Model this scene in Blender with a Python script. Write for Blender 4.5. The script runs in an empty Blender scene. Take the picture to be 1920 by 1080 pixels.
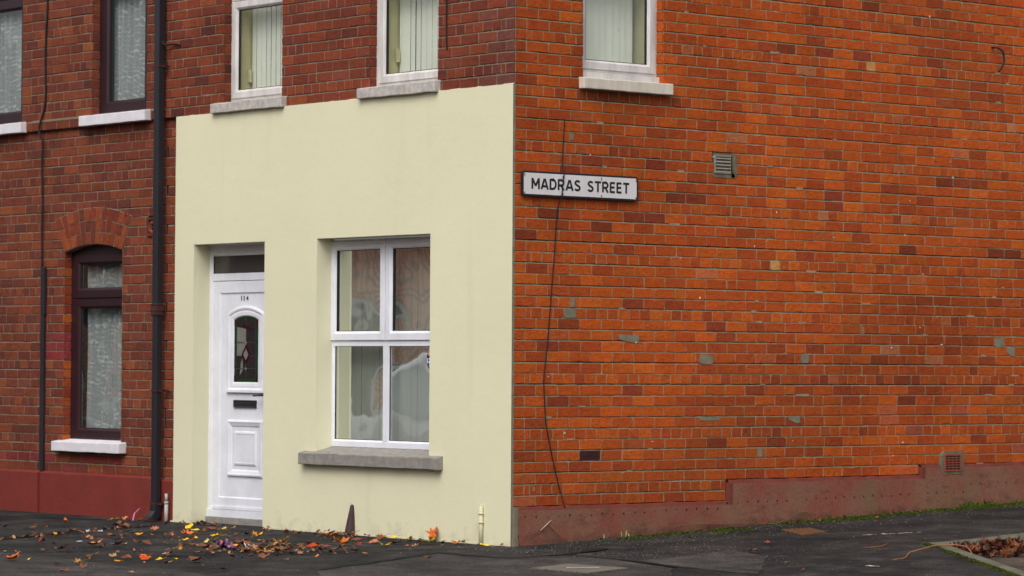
import bpy, bmesh, math, random
from mathutils import Vector, Matrix, noise
scene = bpy.context.scene
C = scene.collection
R = math.radians

# ---------------------------------------------------------------- camera
CAM = Vector((18.2022, -15.2014, 1.28147))
yaw, pitch, roll, fpx = -0.875579, 0.0245394, 0.00609270, 6041.2
F = Vector((math.sin(yaw)*math.cos(pitch), math.cos(yaw)*math.cos(pitch), math.sin(pitch)))
Rt = F.cross(Vector((0, 0, 1))).normalized()
Up = Rt.cross(F)
R2 = Rt*math.cos(roll) + Up*math.sin(roll)
U2 = Up*math.cos(roll) - Rt*math.sin(roll)
cam = bpy.data.objects.new('camera', bpy.data.cameras.new('camera'))
C.objects.link(cam)
cam.matrix_world = Matrix(((R2.x, U2.x, -F.x, CAM.x), (R2.y, U2.y, -F.y, CAM.y), (R2.z, U2.z, -F.z, CAM.z), (0, 0, 0, 1)))
cam.data.sensor_width = 36
cam.data.lens = fpx/1920*36
cam.data.clip_end = 2000
cam.data.dof.use_dof = True
cam.data.dof.focus_distance = 23.9
cam.data.dof.aperture_fstop = 2.8
scene.camera = cam

# ---------------------------------------------------------------- sky, sun, exposure (overcast)
SUN_EL, SUN_AZ = R(50), R(148)         # azimuth clockwise from +y
sky_strength, sun_strength = 0.15, 0.6
w = bpy.data.worlds.new('World'); scene.world = w; w.use_nodes = True
nt = w.node_tree; bg = nt.nodes['Background']
sk = nt.nodes.new('ShaderNodeTexSky'); sk.sky_type = 'NISHITA'; sk.sun_disc = False
sk.sun_elevation = SUN_EL; sk.sun_rotation = SUN_AZ
sk.air_density = 1.0; sk.dust_density = 6.0; sk.ozone_density = 1.0
hs = nt.nodes.new('ShaderNodeHueSaturation'); hs.inputs['Saturation'].default_value = 0.18
nt.links.new(sk.outputs[0], hs.inputs['Color']); nt.links.new(hs.outputs[0], bg.inputs['Color'])
bg.inputs['Strength'].default_value = sky_strength
sl = bpy.data.lights.new('sun', 'SUN'); sl.energy = sun_strength; sl.angle = R(40); sl.color = (1, .95, .88)
so = bpy.data.objects.new('sun', sl); C.objects.link(so)
sd = Vector((math.sin(SUN_AZ)*math.cos(SUN_EL), math.cos(SUN_AZ)*math.cos(SUN_EL), math.sin(SUN_EL)))
so.rotation_euler = sd.to_track_quat('Z', 'Y').to_euler()
scene.view_settings.view_transform = 'Standard'
scene.view_settings.look = 'None'
scene.view_settings.exposure = 0.30
scene.view_settings.gamma = 1.0
try:
    scene.cycles.transparent_max_bounces = 16
except Exception:
    pass

# ---------------------------------------------------------------- helpers
rnd = random.Random(7)
def lin(c):
    c /= 255.0
    return c/12.92 if c <= .04045 else ((c+.055)/1.055)**2.4
def S(r, g, b, k=1.0): return (lin(r)*k, lin(g)*k, lin(b)*k)
GREY = (.5, .5, .5)
def MA(s, d, z): return (s, d, z)          # the wall facing -y (d runs into the wall)
def MBm(s, d, z): return (-d, s, z)        # the wall facing +x
def MW(x, y, z): return (x, y, z)

class MB:
    """collects faces of one mesh object"""
    def __init__(s): s.v = []; s.f = []; s.m = []; s.c = []; s.sm = []
    def face(s, pts, mi=0, col=GREY, smooth=False):
        b = len(s.v); s.v += [tuple(p) for p in pts]
        s.f.append(tuple(range(b, b+len(pts)))); s.m.append(mi); s.c.append(col); s.sm.append(smooth)
    def mesh(s, verts, faces, mi=0, col=GREY, smooth=False):
        b = len(s.v); s.v += [tuple(p) for p in verts]
        for f in faces:
            s.f.append(tuple(b+i for i in f)); s.m.append(mi); s.c.append(col); s.sm.append(smooth)
    def box(s, M, s0, s1, d0, d1, z0, z1, mi=0, col=GREY, skip=()):
        q = [M(a, b, c) for c in (z0, z1) for b in (d0, d1) for a in (s0, s1)]
        fs = {'bot': (0, 2, 3, 1), 'top': (4, 5, 7, 6), 'front': (0, 1, 5, 4), 'back': (2, 6, 7, 3), 'left': (0, 4, 6, 2), 'right': (1, 3, 7, 5)}
        s.mesh(q, [f for k, f in fs.items() if k not in skip], mi, col)
    def sweep(s, M, outline, prof, mi=0, col=GREY, closed_prof=False, smooth=False):
        """outline: closed polygon of (s,z), counter-clockwise seen from outside; prof: (inset, d) points"""
        n = len(outline); nr = []
        for i in range(n):
            p0, p1, p2 = Vector(outline[i-1]), Vector(outline[i]), Vector(outline[(i+1) % n])
            e1 = (p1-p0).normalized(); e2 = (p2-p1).normalized()
            n1 = Vector((-e1.y, e1.x)); n2 = Vector((-e2.y, e2.x))
            b = (n1+n2).normalized(); nr.append(b/max(.25, b.dot(n1)))
        vs = []; fs = []
        for (ins, d) in prof:
            for i in range(n):
                p = Vector(outline[i])+nr[i]*ins
                vs.append(M(p.x, d, p.y))
        for k in range(len(prof)-1):
            for i in range(n):
                j = (i+1) % n
                fs.append((k*n+i, k*n+j, (k+1)*n+j, (k+1)*n+i))
        s.mesh(vs, fs, mi, col, smooth)
    def frame(s, M, s0, s1, z0, z1, prof, mi=0, col=GREY):
        s.sweep(M, [(s0, z0), (s1, z0), (s1, z1), (s0, z1)], prof, mi, col)
    def poly(s, M, pts, d, mi=0, col=GREY): s.face([M(a, d, b) for a, b in pts], mi, col)
    def slab(s, M, pts, d0, d1, mi=0, col=GREY):
        n = len(pts); vs = [M(a, d0, b) for a, b in pts]+[M(a, d1, b) for a, b in pts]
        s.mesh(vs, [tuple(range(n))]+[(i, n+i, n+(i+1) % n, (i+1) % n) for i in range(n)]+[tuple(range(2*n-1, n-1, -1))], mi, col)
    def tube(s, path, r, n=8, mi=0, col=GREY, cap=True):
        path = [Vector(p) for p in path]; rs = r if isinstance(r, (list, tuple)) else [r]*len(path)
        vs = []; fs = []; prev = None
        for i, p in enumerate(path):
            t = (path[min(i+1, len(path)-1)]-path[max(i-1, 0)]).normalized()
            a = Vector((0, 0, 1)) if abs(t.z) < .9 else Vector((1, 0, 0))
            if prev is not None: a = prev
            u = (a-t*a.dot(t)).normalized(); v = t.cross(u); prev = u
            for k in range(n):
                an = 2*math.pi*k/n
                vs.append(p+u*math.cos(an)*rs[i]+v*math.sin(an)*rs[i])
        for i in range(len(path)-1):
            for k in range(n):
                fs.append((i*n+k, i*n+(k+1) % n, (i+1)*n+(k+1) % n, (i+1)*n+k))
        s.mesh(vs, fs, mi, col, True)
        if cap:
            b = len(s.v)-len(vs)
            s.f.append(tuple(b+k for k in range(n-1, -1, -1))); s.m.append(mi); s.c.append(col); s.sm.append(False)
            s.f.append(tuple(b+(len(path)-1)*n+k for k in range(n))); s.m.append(mi); s.c.append(col); s.sm.append(False)
    def build(s, name, mats, parent=None, bevel=0):
        if not isinstance(mats, (list, tuple)): mats = [mats]
        me = bpy.data.meshes.new(name); me.from_pydata(s.v, [], s.f)
        for m in mats: me.materials.append(m)
        me.polygons.foreach_set('material_index', s.m)
        me.polygons.foreach_set('use_smooth', s.sm)
        ca = me.color_attributes.new('Col', 'FLOAT_COLOR', 'CORNER')
        buf = []
        for f, c in zip(s.f, s.c): buf += [c[0], c[1], c[2], 1.0]*len(f)
        ca.data.foreach_set('color', buf)
        me.update()
        o = bpy.data.objects.new(name, me); C.objects.link(o)
        if parent is not None: o.parent = parent
        if bevel:
            b = o.modifiers.new('edge', 'BEVEL'); b.width = bevel; b.segments = 2; b.limit_method = 'ANGLE'; b.angle_limit = R(40)
        return o

def weld(o):
    bm = bmesh.new(); bm.from_mesh(o.data); bmesh.ops.remove_doubles(bm, verts=bm.verts, dist=1e-5); bm.to_mesh(o.data); bm.free(); return o
def thing(name, label, cat, group=None, loc=(0, 0, 0)):
    o = bpy.data.objects.new(name, None); C.objects.link(o); o.location = loc
    o['label'] = label; o['category'] = cat
    if group: o['group'] = group
    return o
def tag(o, label, cat, group=None):
    o['label'] = label; o['category'] = cat
    if group: o['group'] = group
    return o
def struct(o, kind='structure'): o['kind'] = kind; return o

def text_mesh(mb, M, txt, s0, s1, z0, z1, d, mi=0, bold=0.0, spacing=1.0, col=GREY):
    cu = bpy.data.curves.new('t', 'FONT'); cu.body = txt; cu.size = 1; cu.offset = bold; cu.space_character = spacing; cu.resolution_u = 4
    ob = bpy.data.objects.new('t', cu); C.objects.link(ob)
    dg = bpy.context.evaluated_depsgraph_get(); ev = ob.evaluated_get(dg); me = ev.to_mesh()
    vs = [v.co.copy() for v in me.vertices]; fs = [tuple(p.vertices) for p in me.polygons]
    ev.to_mesh_clear()
    x0 = min(v.x for v in vs); x1 = max(v.x for v in vs); y0 = min(v.y for v in vs); y1 = max(v.y for v in vs)
    mb.mesh([M(s0+(v.x-x0)/(x1-x0)*(s1-s0), d, z0+(v.y-y0)/(y1-y0)*(z1-z0)) for v in vs], fs, mi, col)
    bpy.data.objects.remove(ob); bpy.data.curves.remove(cu)

# ---------------------------------------------------------------- materials
class NT:
    def __init__(s, name):
        s.m = bpy.data.materials.new(name); s.m.use_nodes = True; s.t = s.m.node_tree
        s.p = s.t.nodes['Principled BSDF']; s.out = s.t.nodes['Material Output']
        s.co = s.n('ShaderNodeTexCoord').outputs['Object']
    def n(s, ty, **kw):
        x = s.t.nodes.new(ty)
        for k, v in kw.items(): setattr(x, k, v)
        return x
    def l(s, a, b): s.t.links.new(a, b)
    def sc(s, x, y, z):
        m = s.n('ShaderNodeMapping'); m.inputs['Scale'].default_value = (x, y, z); s.l(s.co, m.inputs[0]); return m.outputs[0]
    def noise(s, scale, detail=5, rough=.6, vec=None):
        x = s.n('ShaderNodeTexNoise'); x.inputs['Scale'].default_value = scale; x.inputs['Detail'].default_value = detail
        x.inputs['Roughness'].default_value = rough; s.l(vec or s.co, x.inputs['Vector']); return x.outputs['Fac']
    def vor(s, scale, feature='F1', vec=None):
        x = s.n('ShaderNodeTexVoronoi', feature=feature); x.inputs['Scale'].default_value = scale; s.l(vec or s.co, x.inputs['Vector']); return x.outputs['Distance']
    def ramp(s, fac, stops):
        x = s.n('ShaderNodeValToRGB'); e = x.color_ramp.elements
        while len(e) < len(stops): e.new(.5)
        for i, (p, c) in enumerate(stops):
            e[i].position = p; e[i].color = (c, c, c, 1) if not isinstance(c, tuple) else (*c, 1)
        s.l(fac, x.inputs[0]); return x.outputs[0]
    def mix(s, fac, a, b, mode='MIX'):
        x = s.n('ShaderNodeMix', data_type='RGBA', blend_type=mode)
        for i, v in ((0, fac), (6, a), (7, b)):
            if isinstance(v, (int, float)): x.inputs[i].default_value = v
            elif isinstance(v, tuple): x.inputs[i].default_value = (*v, 1)
            else: s.l(v, x.inputs[i])
        return x.outputs[2]
    def math(s, op, a, b=0.0):
        x = s.n('ShaderNodeMath', operation=op)
        for i, v in enumerate((a, b)):
            if isinstance(v, (int, float)): x.inputs[i].default_value = v
            else: s.l(v, x.inputs[i])
        return x.outputs[0]
    def attr(s): return s.n('ShaderNodeAttribute', attribute_name='Col').outputs['Color']
    def z(s):
        x = s.n('ShaderNodeSeparateXYZ'); s.l(s.co, x.inputs[0]); return x.outputs
    def bump(s, h, dist, strength=1.0):
        b = s.n('ShaderNodeBump'); b.inputs['Distance'].default_value = dist; b.inputs['Strength'].default_value = strength
        s.l(h, b.inputs['Height']); s.l(b.outputs[0], s.p.inputs['Normal']); return b.outputs[0]
    def col(s, c):
        if isinstance(c, tuple): s.p.inputs['Base Color'].default_value = (*c, 1)
        else: s.l(c, s.p.inputs['Base Color'])
    def rough(s, r, spec=.5):
        if isinstance(r, (int, float)): s.p.inputs['Roughness'].default_value = r
        else: s.l(r, s.p.inputs['Roughness'])
        s.p.inputs['Specular IOR Level'].default_value = spec

def simple(name, c, rough=.5, var=.15, nscale=6, bump=0.0, bscale=60, spec=.5, streak=False):
    t = NT(name)
    n = t.noise(nscale, 6, .65, t.sc(1, 1, .25) if streak else None)
    f = t.ramp(n, [(.3, 1-var), (.7, 1+var*.4)])
    t.col(t.mix(1.0, c, f, 'MULTIPLY')); t.rough(rough, spec)
    if bump: t.bump(t.noise(bscale, 6, .7), bump)
    return t.m

def brick_material():
    t = NT('brick')
    a = t.attr()
    n1 = t.ramp(t.noise(20, 10, .85), [(.30, .50), (.43, .90), (.57, 1.06), (.72, 1.38)])
    n2 = t.ramp(t.noise(95, 5, .7), [(.35, .25), (.42, 1.0)])
    n3 = t.ramp(t.noise(.6, 7, .68, t.sc(1, 1, .7)), [(.34, .66), (.47, .94), (.64, 1.10)])
    dark = t.ramp(t.noise(12, 9, .85, t.sc(1, 1, 1.7)), [(.53, 0.0), (.66, .6)])
    c = t.mix(1.0, a, n1, 'MULTIPLY'); c = t.mix(.9, c, n2, 'MULTIPLY'); c = t.mix(1.0, c, n3, 'MULTIPLY')
    c = t.mix(dark, c, t.mix(.6, a, S(52, 30, 24)))
    pale = t.ramp(t.noise(19, 9, .85), [(.57, 0.0), (.74, .45)])
    c = t.mix(pale, c, t.mix(.55, a, S(206, 150, 112)))
    t.col(c); t.rough(.9, .15)
    h = t.math('ADD', t.math('MULTIPLY', t.noise(75, 9, .8), 1.0), t.math('MULTIPLY', t.noise(24, 5, .6), 1.2))
    t.bump(h, .010, 1.0)
    return t.m
def mortar_material(name, c, c2):
    t = NT(name)
    k = t.mix(t.ramp(t.noise(5, 6, .7), [(.35, 0.0), (.7, 1.0)]), c, c2)
    k = t.mix(1.0, k, t.ramp(t.noise(120, 4, .7), [(.3, .6), (.6, 1.08)]), 'MULTIPLY')
    green = t.ramp(t.noise(2.3, 5, .7), [(.6, 0.0), (.75, .35)])
    k = t.mix(green, k, S(96, 100, 60))
    t.col(k); t.rough(.95, .15); t.bump(t.noise(140, 6, .8), .005)
    return t.m
BRICK = brick_material()
MORT_B = mortar_material('mortar_pale', S(160, 152, 126), S(128, 120, 98))
MORT_A = mortar_material('mortar_grey', S(150, 137, 118), S(116, 103, 88))
SOOT = mortar_material('sooty_open_joint', S(70, 60, 48), S(44, 38, 32))
CEMENT = simple('cement', S(126, 120, 102), .95, .3, 12, .004, 120, .15)

def render_material():
    t = NT('cream_render'); X, Y, Z = t.z()
    base = S(214, 210, 180)
    n = t.ramp(t.noise(.9, 5, .55), [(.3, .96), (.7, 1.02)])
    c = t.mix(1.0, base, n, 'MULTIPLY')
    st = t.ramp(t.noise(5.5, 5, .6, t.sc(1, 1, .07)), [(.58, 0.0), (.8, .18)])
    c = t.mix(st, c, S(176, 163, 116))
    # rain splash and dirt along the foot of the wall
    zz = t.n('ShaderNodeMapRange'); zz.inputs['From Min'].default_value = -.05; zz.inputs['From Max'].default_value = .34
    zz.inputs['To Min'].default_value = .5; zz.inputs['To Max'].default_value = 0; t.l(Z, zz.inputs['Value'])
    dn = t.math('ADD', zz.outputs[0], t.math('MULTIPLY', t.math('SUBTRACT', t.noise(7, 8, .75), .5), 1.1))
    c = t.mix(t.ramp(dn, [(.36, 0.0), (.85, .55)]), c, S(128, 116, 84))
    sp = t.ramp(t.noise(60, 4, .7), [(.26, .35), (.33, 0.0)])
    c = t.mix(t.math('MULTIPLY', sp, t.ramp(dn, [(.1, .12), (.5, 1.0)])), c, S(84, 74, 54))
    t.col(c); t.rough(.72, .3)
    h = t.math('ADD', t.math('MULTIPLY', t.noise(9, 5, .55), 1.2), t.math('MULTIPLY', t.noise(85, 4, .6), .25))
    t.bump(h, .006, .38)
    return t.m
CREAM = render_material()
SILL_GREY = simple('grey_concrete', S(140, 136, 130), .9, .3, 18, .004, 90, .2)
SILL_PALE = simple('weathered_pale_paint', S(184, 178, 172), .85, .35, 22, .005, 60, .2)
SILL_CREAMY = simple('old_cream_paint', S(205, 196, 182), .8, .22, 14, .003, 60, .25, True)
SILL_WHITE = simple('white_gloss_masonry_paint', S(214, 210, 216), .6, .12, 12, .002, 40, .3)
UPVC = simple('white_plastic', S(220, 221, 229), .26, .12, 5, 0, 1, .5)
UPVC_OLD = simple('grimy_white_plastic', S(205, 200, 198), .5, .3, 9, 0, 1, .4, True)
PURPLE = simple('dark_maroon_plastic', S(44, 24, 30), .35, .2, 10, 0, 1, .5, True)
BLACKP = simple('black_plastic', S(38, 38, 44), .35, .25, 12, 0, 1, .5, True)
BLACKC = simple('black_cable_rubber', S(26, 25, 28), .6, .2, 20, 0, 1, .3)
RUBBER = simple('black_gasket', S(24, 24, 27), .6, .1, 20, 0, 1, .3)
RUSTY = simple('rusty_maroon_metal', S(70, 40, 38), .7, .4, 25, .003, 80, .3)
GREYPIPE = simple('grey_white_plastic', S(160, 156, 152), .5, .2, 14, 0, 1, .4, True)
CREAMPIPE = simple('cream_painted_pipe', S(196, 190, 158), .6, .05, 20, .002, 60, .3)
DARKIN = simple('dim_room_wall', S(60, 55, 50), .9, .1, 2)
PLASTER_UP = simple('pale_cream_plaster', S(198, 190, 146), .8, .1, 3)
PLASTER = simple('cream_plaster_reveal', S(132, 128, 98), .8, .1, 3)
BLIND = simple('pale_fabric_blind', S(238, 238, 226), .8, .06, 3, 0, 1, .2)
BLACKPAINT = simple('black_enamel', S(24, 26, 36), .35, .15, 20, 0, 1, .5)
WHITEPAINT = simple('white_enamel', S(212, 208, 208), .35, .1, 14, 0, 1, .5, True)
RUST = simple('rust', S(112, 66, 36), .8, .4, 200)
MAROON = simple('dark_red_masonry_paint', S(118, 47, 40), .55, .16, 4, .004, 30, .35)

def plinth_b_material():
    t = NT('weathered_red_plinth'); X, Y, Z = t.z()
    red = S(132, 68, 56); brown = S(128, 88, 71); olive = S(112, 92, 66); dk = S(58, 46, 38)
    n = t.ramp(t.noise(2.2, 7, .7), [(.36, 0.0), (.56, 1.0)])
    c = t.mix(n, red, brown)
    c = t.mix(t.ramp(t.noise(1.3, 6, .7), [(.52, 0.0), (.7, .75)]), c, olive)
    c = t.mix(t.ramp(t.noise(5, 8, .8, t.sc(1, 1, 2.4)), [(.54, 0.0), (.72, .8)]), c, dk)
    zr = t.math('SUBTRACT', Z, t.math('MULTIPLY', Y, .034))
    ft = t.n('ShaderNodeMapRange'); ft.inputs['From Min'].default_value = -.06; ft.inputs['From Max'].default_value = .17; ft.inputs['To Min'].default_value = .62; ft.inputs['To Max'].default_value = 0; t.l(zr, ft.inputs['Value'])
    dn = t.math('ADD', ft.outputs[0], t.math('MULTIPLY', t.math('SUBTRACT', t.noise(4, 8, .75, t.sc(1, 1, 1.8)), .5), 1.5))
    c = t.mix(t.ramp(dn, [(.35, 0.0), (.8, .8)]), c, S(50, 40, 32))
    c = t.mix(1.0, c, t.ramp(t.noise(90, 4, .7), [(.3, .7), (.6, 1.08)]), 'MULTIPLY')
    c = t.mix(t.ramp(t.noise(60, 5, .8), [(.64, 0.0), (.76, .5)]), c, S(178, 150, 124))
    t.col(c); t.rough(.85, .25); t.bump(t.noise(55, 7, .75), .006)
    return t.m
PLINTH_B = plinth_b_material()
PLINTH_EDGE = simple('faded_red_paint', S(114, 56, 46), .75, .25, 9, .003, 60, .25)

def glass_material(name, wave=.0015, wscale=2.6, boost=2.0, tint=(.93, .96, .94), base=.56):
    m = bpy.data.materials.new(name); m.use_nodes = True; t = m.node_tree; t.nodes.clear()
    out = t.nodes.new('ShaderNodeOutputMaterial'); mx = t.nodes.new('ShaderNodeMixShader')
    tr = t.nodes.new('ShaderNodeBsdfTransparent'); tr.inputs[0].default_value = (*tint, 1)
    gl = t.nodes.new('ShaderNodeBsdfGlossy'); gl.inputs['Roughness'].default_value = 0.01; gl.inputs['Color'].default_value = (.9, .95, .95, 1)
    # Schlick reflectance from the facing angle, the same from both sides; boost stands for the four faces of a double pane
    fr = t.nodes.new('ShaderNodeLayerWeight'); fr.inputs['Blend'].default_value = .5
    pw = t.nodes.new('ShaderNodeMath'); pw.operation = 'POWER'; pw.inputs[1].default_value = 5
    ma = t.nodes.new('ShaderNodeMath'); ma.operation = 'MULTIPLY_ADD'; ma.inputs[1].default_value = boost; ma.inputs[2].default_value = base; ma.use_clamp = True
    co = t.nodes.new('ShaderNodeTexCoord'); no = t.nodes.new('ShaderNodeTexNoise'); no.inputs['Scale'].default_value = wscale; no.inputs['Detail'].default_value = 1.0; no.inputs['Distortion'].default_value = .3
    bu = t.nodes.new('ShaderNodeBump'); bu.inputs['Distance'].default_value = wave
    t.links.new(co.outputs['Object'], no.inputs['Vector']); t.links.new(no.outputs['Fac'], bu.inputs['Height']); t.links.new(bu.outputs[0], gl.inputs['Normal'])
    t.links.new(fr.outputs['Facing'], pw.inputs[0]); t.links.new(pw.outputs[0], ma.inputs[0]); t.links.new(ma.outputs[0], mx.inputs[0]); t.links.new(tr.outputs[0], mx.inputs[1]); t.links.new(gl.outputs[0], mx.inputs[2]); t.links.new(mx.outputs[0], out.inputs[0])
    return m
GLASS = glass_material('window_glass')
GLASS_UP = glass_material('upper_window_glass', .006, 1.6, 2.0, base=.16)

def lace_material():
    t = NT('lace'); t.p.inputs['Base Color'].default_value = (*S(184, 187, 188), 1); t.p.inputs['Roughness'].default_value = .9
    X, Y, Z = t.z()
    wv = t.n('ShaderNodeTexWave', wave_type='RINGS'); wv.inputs['Scale'].default_value = 7; wv.inputs['Distortion'].default_value = 9; wv.inputs['Detail'].default_value = 3; wv.inputs['Detail Scale'].default_value = 1.6
    t.l(t.co, wv.inputs['Vector'])
    a = t.ramp(wv.outputs['Fac'], [(.55, 0.0), (.85, 1.0)])
    b = t.ramp(t.vor(11, 'F1'), [(.2, 1.0), (.5, 0.15)])
    f = t.math('ADD', t.math('MULTIPLY', t.math('MULTIPLY', a, b), .5), .58)
    net = t.ramp(t.noise(120, 2, .5), [(.4, -.1), (.6, .1)])
    t.p.inputs['Alpha'].default_value = 1
    t.l(t.math('ADD', f, t.math('MULTIPLY', t.math('SUBTRACT', t.noise(90, 2, .5), .58), .3)), t.p.inputs['Alpha'])
    return t.m
LACE = lace_material()

def asphalt_material(name, c, c2, k=.5):
    t = NT(name)
    b = t.mix(t.ramp(t.noise(.9, 6, .7), [(.32, 0.0), (.68, 1.0)]), c, c2)
    b = t.mix(1.0, b, t.ramp(t.noise(70, 5, .75), [(.3, .4), (.7, 1.6)]), 'MULTIPLY')
    b = t.mix(1.0, b, t.ramp(t.noise(3.2, 8, .75), [(.34, .55), (.5, .95), (.66, 1.7)]), 'MULTIPLY')
    v = t.ramp(t.vor(55), [(.10, 1.0), (.16, 0.0)])
    m = t.ramp(t.noise(2.2, 4, .6), [(.45, 0.0), (.65, k)])
    b = t.mix(t.math('MULTIPLY', v, m), b, S(150, 148, 142))
    t.col(b); t.rough(.93, .12)
    t.bump(t.math('ADD', t.noise(110, 6, .8), t.math('MULTIPLY', t.vor(80), .6)), .012, .9)
    return t.m
ASPHALT = asphalt_material('asphalt', S(30, 30, 32), S(66, 63, 61))
ASPHALT_PALE = asphalt_material('worn_asphalt', S(56, 53, 53), S(76, 72, 70), .7)
ASPHALT_BROWN = asphalt_material('brownish_asphalt', S(74, 66, 58), S(86, 78, 70), .3)
BITUMEN = simple('bitumen_joint', S(24, 24, 26), .8, .3, 30, .004, 80, .2)
SLABM = simple('concrete_paving', S(112, 106, 96), .95, .3, 25, .006, 120, .15)
KERBM = simple('mossy_concrete_kerb', S(104, 102, 88), .95, .45, 8, .008, 60, .15)
def attr_material(name, rough=.8, spec=.2, var=.35, nscale=30, bump=0.003):
    t = NT(name); a = t.attr()
    t.col(t.mix(1.0, a, t.ramp(t.noise(nscale, 6, .7), [(.3, 1-var), (.7, 1+var*.5)]), 'MULTIPLY')); t.rough(rough, spec)
    if bump: t.bump(t.noise(nscale*4, 5, .7), bump)
    return t.m
ATTR = attr_material('painted_by_piece')
LEAFM = attr_material('dead_leaf', .6, .3, .45, 40, .004)
MOSSM = attr_material('moss', .95, .1, .5, 60, .004)
WOODM = attr_material('dry_twig', .9, .1, .4, 60, .002)
# ---------------------------------------------------------------- ground
def gz(x, y):
    yp = .5*(y+math.sqrt(y*y+.09))
    return -.036+.036*(yp-.15*math.exp(-abs(y)))-.012*max(x, 0)-.012*max(-y, 0)
KX = 2.13                                     # kerb line beside the side wall
SL0, SDIR = Vector((2.15, 2.15)), Vector((1.912, -1.259)).normalized()   # edging strip
SNRM = Vector((1.259, 1.912)).normalized()    # points from the footway to the carriageway
def grid_bm(x0, x1, y0, y1, st, dz):
    bm = bmesh.new(); nx = int(round((x1-x0)/st)); ny = int(round((y1-y0)/st))
    vs = [[bm.verts.new((x0+i*st, y0+j*st, gz(x0+i*st, y0+j*st)+dz)) for j in range(ny+1)] for i in range(nx+1)]
    for i in range(nx):
        for j in range(ny): bm.faces.new((vs[i][j], vs[i+1][j], vs[i+1][j+1], vs[i][j+1]))
    return bm
def cut(bm, co, no):
    bmesh.ops.bisect_plane(bm, geom=bm.verts[:]+bm.edges[:]+bm.faces[:], plane_co=co, plane_no=no, clear_outer=True)
def bm_obj(bm, name, mat):
    me = bpy.data.meshes.new(name); bm.to_mesh(me); bm.free(); me.materials.append(mat)
    o = bpy.data.objects.new(name, me); C.objects.link(o); return o
bmA = grid_bm(-16, 2.5, -5.75, 14, .25, 0); cut(bmA, (KX, 0, 0), (1, 0, 0))
bmB = grid_bm(2, 9, -5.75, 3, .25, 0); cut(bmB, (KX, 0, 0), (-1, 0, 0)); cut(bmB, (SL0.x, SL0.y, 0), (SNRM.x, SNRM.y, 0))
tmp = bpy.data.meshes.new('t'); bmB.to_mesh(tmp); bmB.free(); bmA.from_mesh(tmp); bpy.data.meshes.remove(tmp)
bmesh.ops.remove_doubles(bmA, verts=bmA.verts, dist=1e-4)
struct(bm_obj(bmA, 'pavement', ASPHALT))
struct(bm_obj(grid_bm(-60, 60, -40, 60, 1.0, -.085), 'road', ASPHALT_BROWN))
mb = MB(); mb.face([(-500, -500, -3), (500, -500, -3), (500, 500, -3), (-500, 500, -3)]); struct(mb.build('ground', ASPHALT_BROWN))

def drape(mb, pts, lift, mi=0, col=GREY, wob=0.0):
    """a thin sheet laid on the ground: outline resampled, fan of strips"""
    out = []
    n = len(pts)
    for i in range(n):
        a, b = Vector(pts[i]), Vector(pts[(i+1) % n]); k = max(1, int((b-a).length/.12))
        for j in range(k):
            p = a+(b-a)*j/k
            q = Vector((p.x+rnd.uniform(-wob, wob), p.y+rnd.uniform(-wob, wob)))
            out.append(q)
    mb.face([(p.x, p.y, gz(p.x, p.y)+lift) for p in out], mi, col)
def ribbon(mb, pts, wdt, lift, mi=0, col=GREY, wob=0.0):
    P = []
    for i in range(len(pts)-1):
        a, b = Vector(pts[i]), Vector(pts[i+1]); k = max(1, int((b-a).length/.1))
        P += [a+(b-a)*j/k for j in range(k)]
    P.append(Vector(pts[-1])); L = []; Q = []
    for i, p in enumerate(P):
        t = (P[min(i+1, len(P)-1)]-P[max(i-1, 0)]).normalized(); n = Vector((-t.y, t.x)); ww = wdt*(.5+rnd.uniform(-wob, wob))
        L.append(p+n*ww); Q.append(p-n*ww)
    vs = [(p.x, p.y, gz(p.x, p.y)+lift) for p in L+Q]; n = len(P)
    mb.mesh(vs, [(i, n+i, n+i+1, i+1) for i in range(n-1)], mi, col)
SEAM1 = [(-3.229, -2.403), (-3.476, -1.969), (-3.841, -1.201), (-4.057, -.42)]
SEAM2 = [(.944, -2.45), (.645, -1.777), (.169, -.838), (.539, -.845), (.944, -.79), (.864, -.231), (.681, .309)]
SEAM3 = [(.864, -.231), (1.304, -.217), (1.687, -.261), (2.182, -.369)]
PATCH1 = [(.979, -2.476), (.683, -1.805), (.209, -.87), (.981, -.822), (.901, -.263), (1.34, -.248), (2.194, -.429), (3.264, -1.415), (1.948, -3.191)]
PATCH2 = [(-2.176, -3.208), (-1.185, -3.149), (-.063, -3.346), (.284, -3.194), (.95, -3.31), (1.512, -3.777), (.682, -4.888)]
PATCH3 = [(1.664, -.216), (1.47, .444), (1.46, .818), (1.985, .677), (2.922, -.337), (2.159, -.324)]
mb = MB()
for P in (PATCH1, PATCH2, PATCH3): drape(mb, P[::-1] if P is not PATCH1 else P[::-1], .004, 0, GREY, .015)
o = mb.build('pavement_patches', ASPHALT_PALE); struct(o)
bm = bmesh.new(); bm.from_mesh(o.data); bmesh.ops.triangulate(bm, faces=bm.faces[:])
for f in bm.faces:
    if f.normal.z < 0: f.normal_flip()
bm.to_mesh(o.data); bm.free()
mb = MB()
for s_, w_ in ((SEAM1, .05), (SEAM2, .07), (SEAM3, .05), ([(-5.746, -.585), (-5.192, -.238)], .06)): ribbon(mb, s_, w_, .008, 0, GREY, .25)
struct(mb.build('pavement_joints', BITUMEN))
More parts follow.
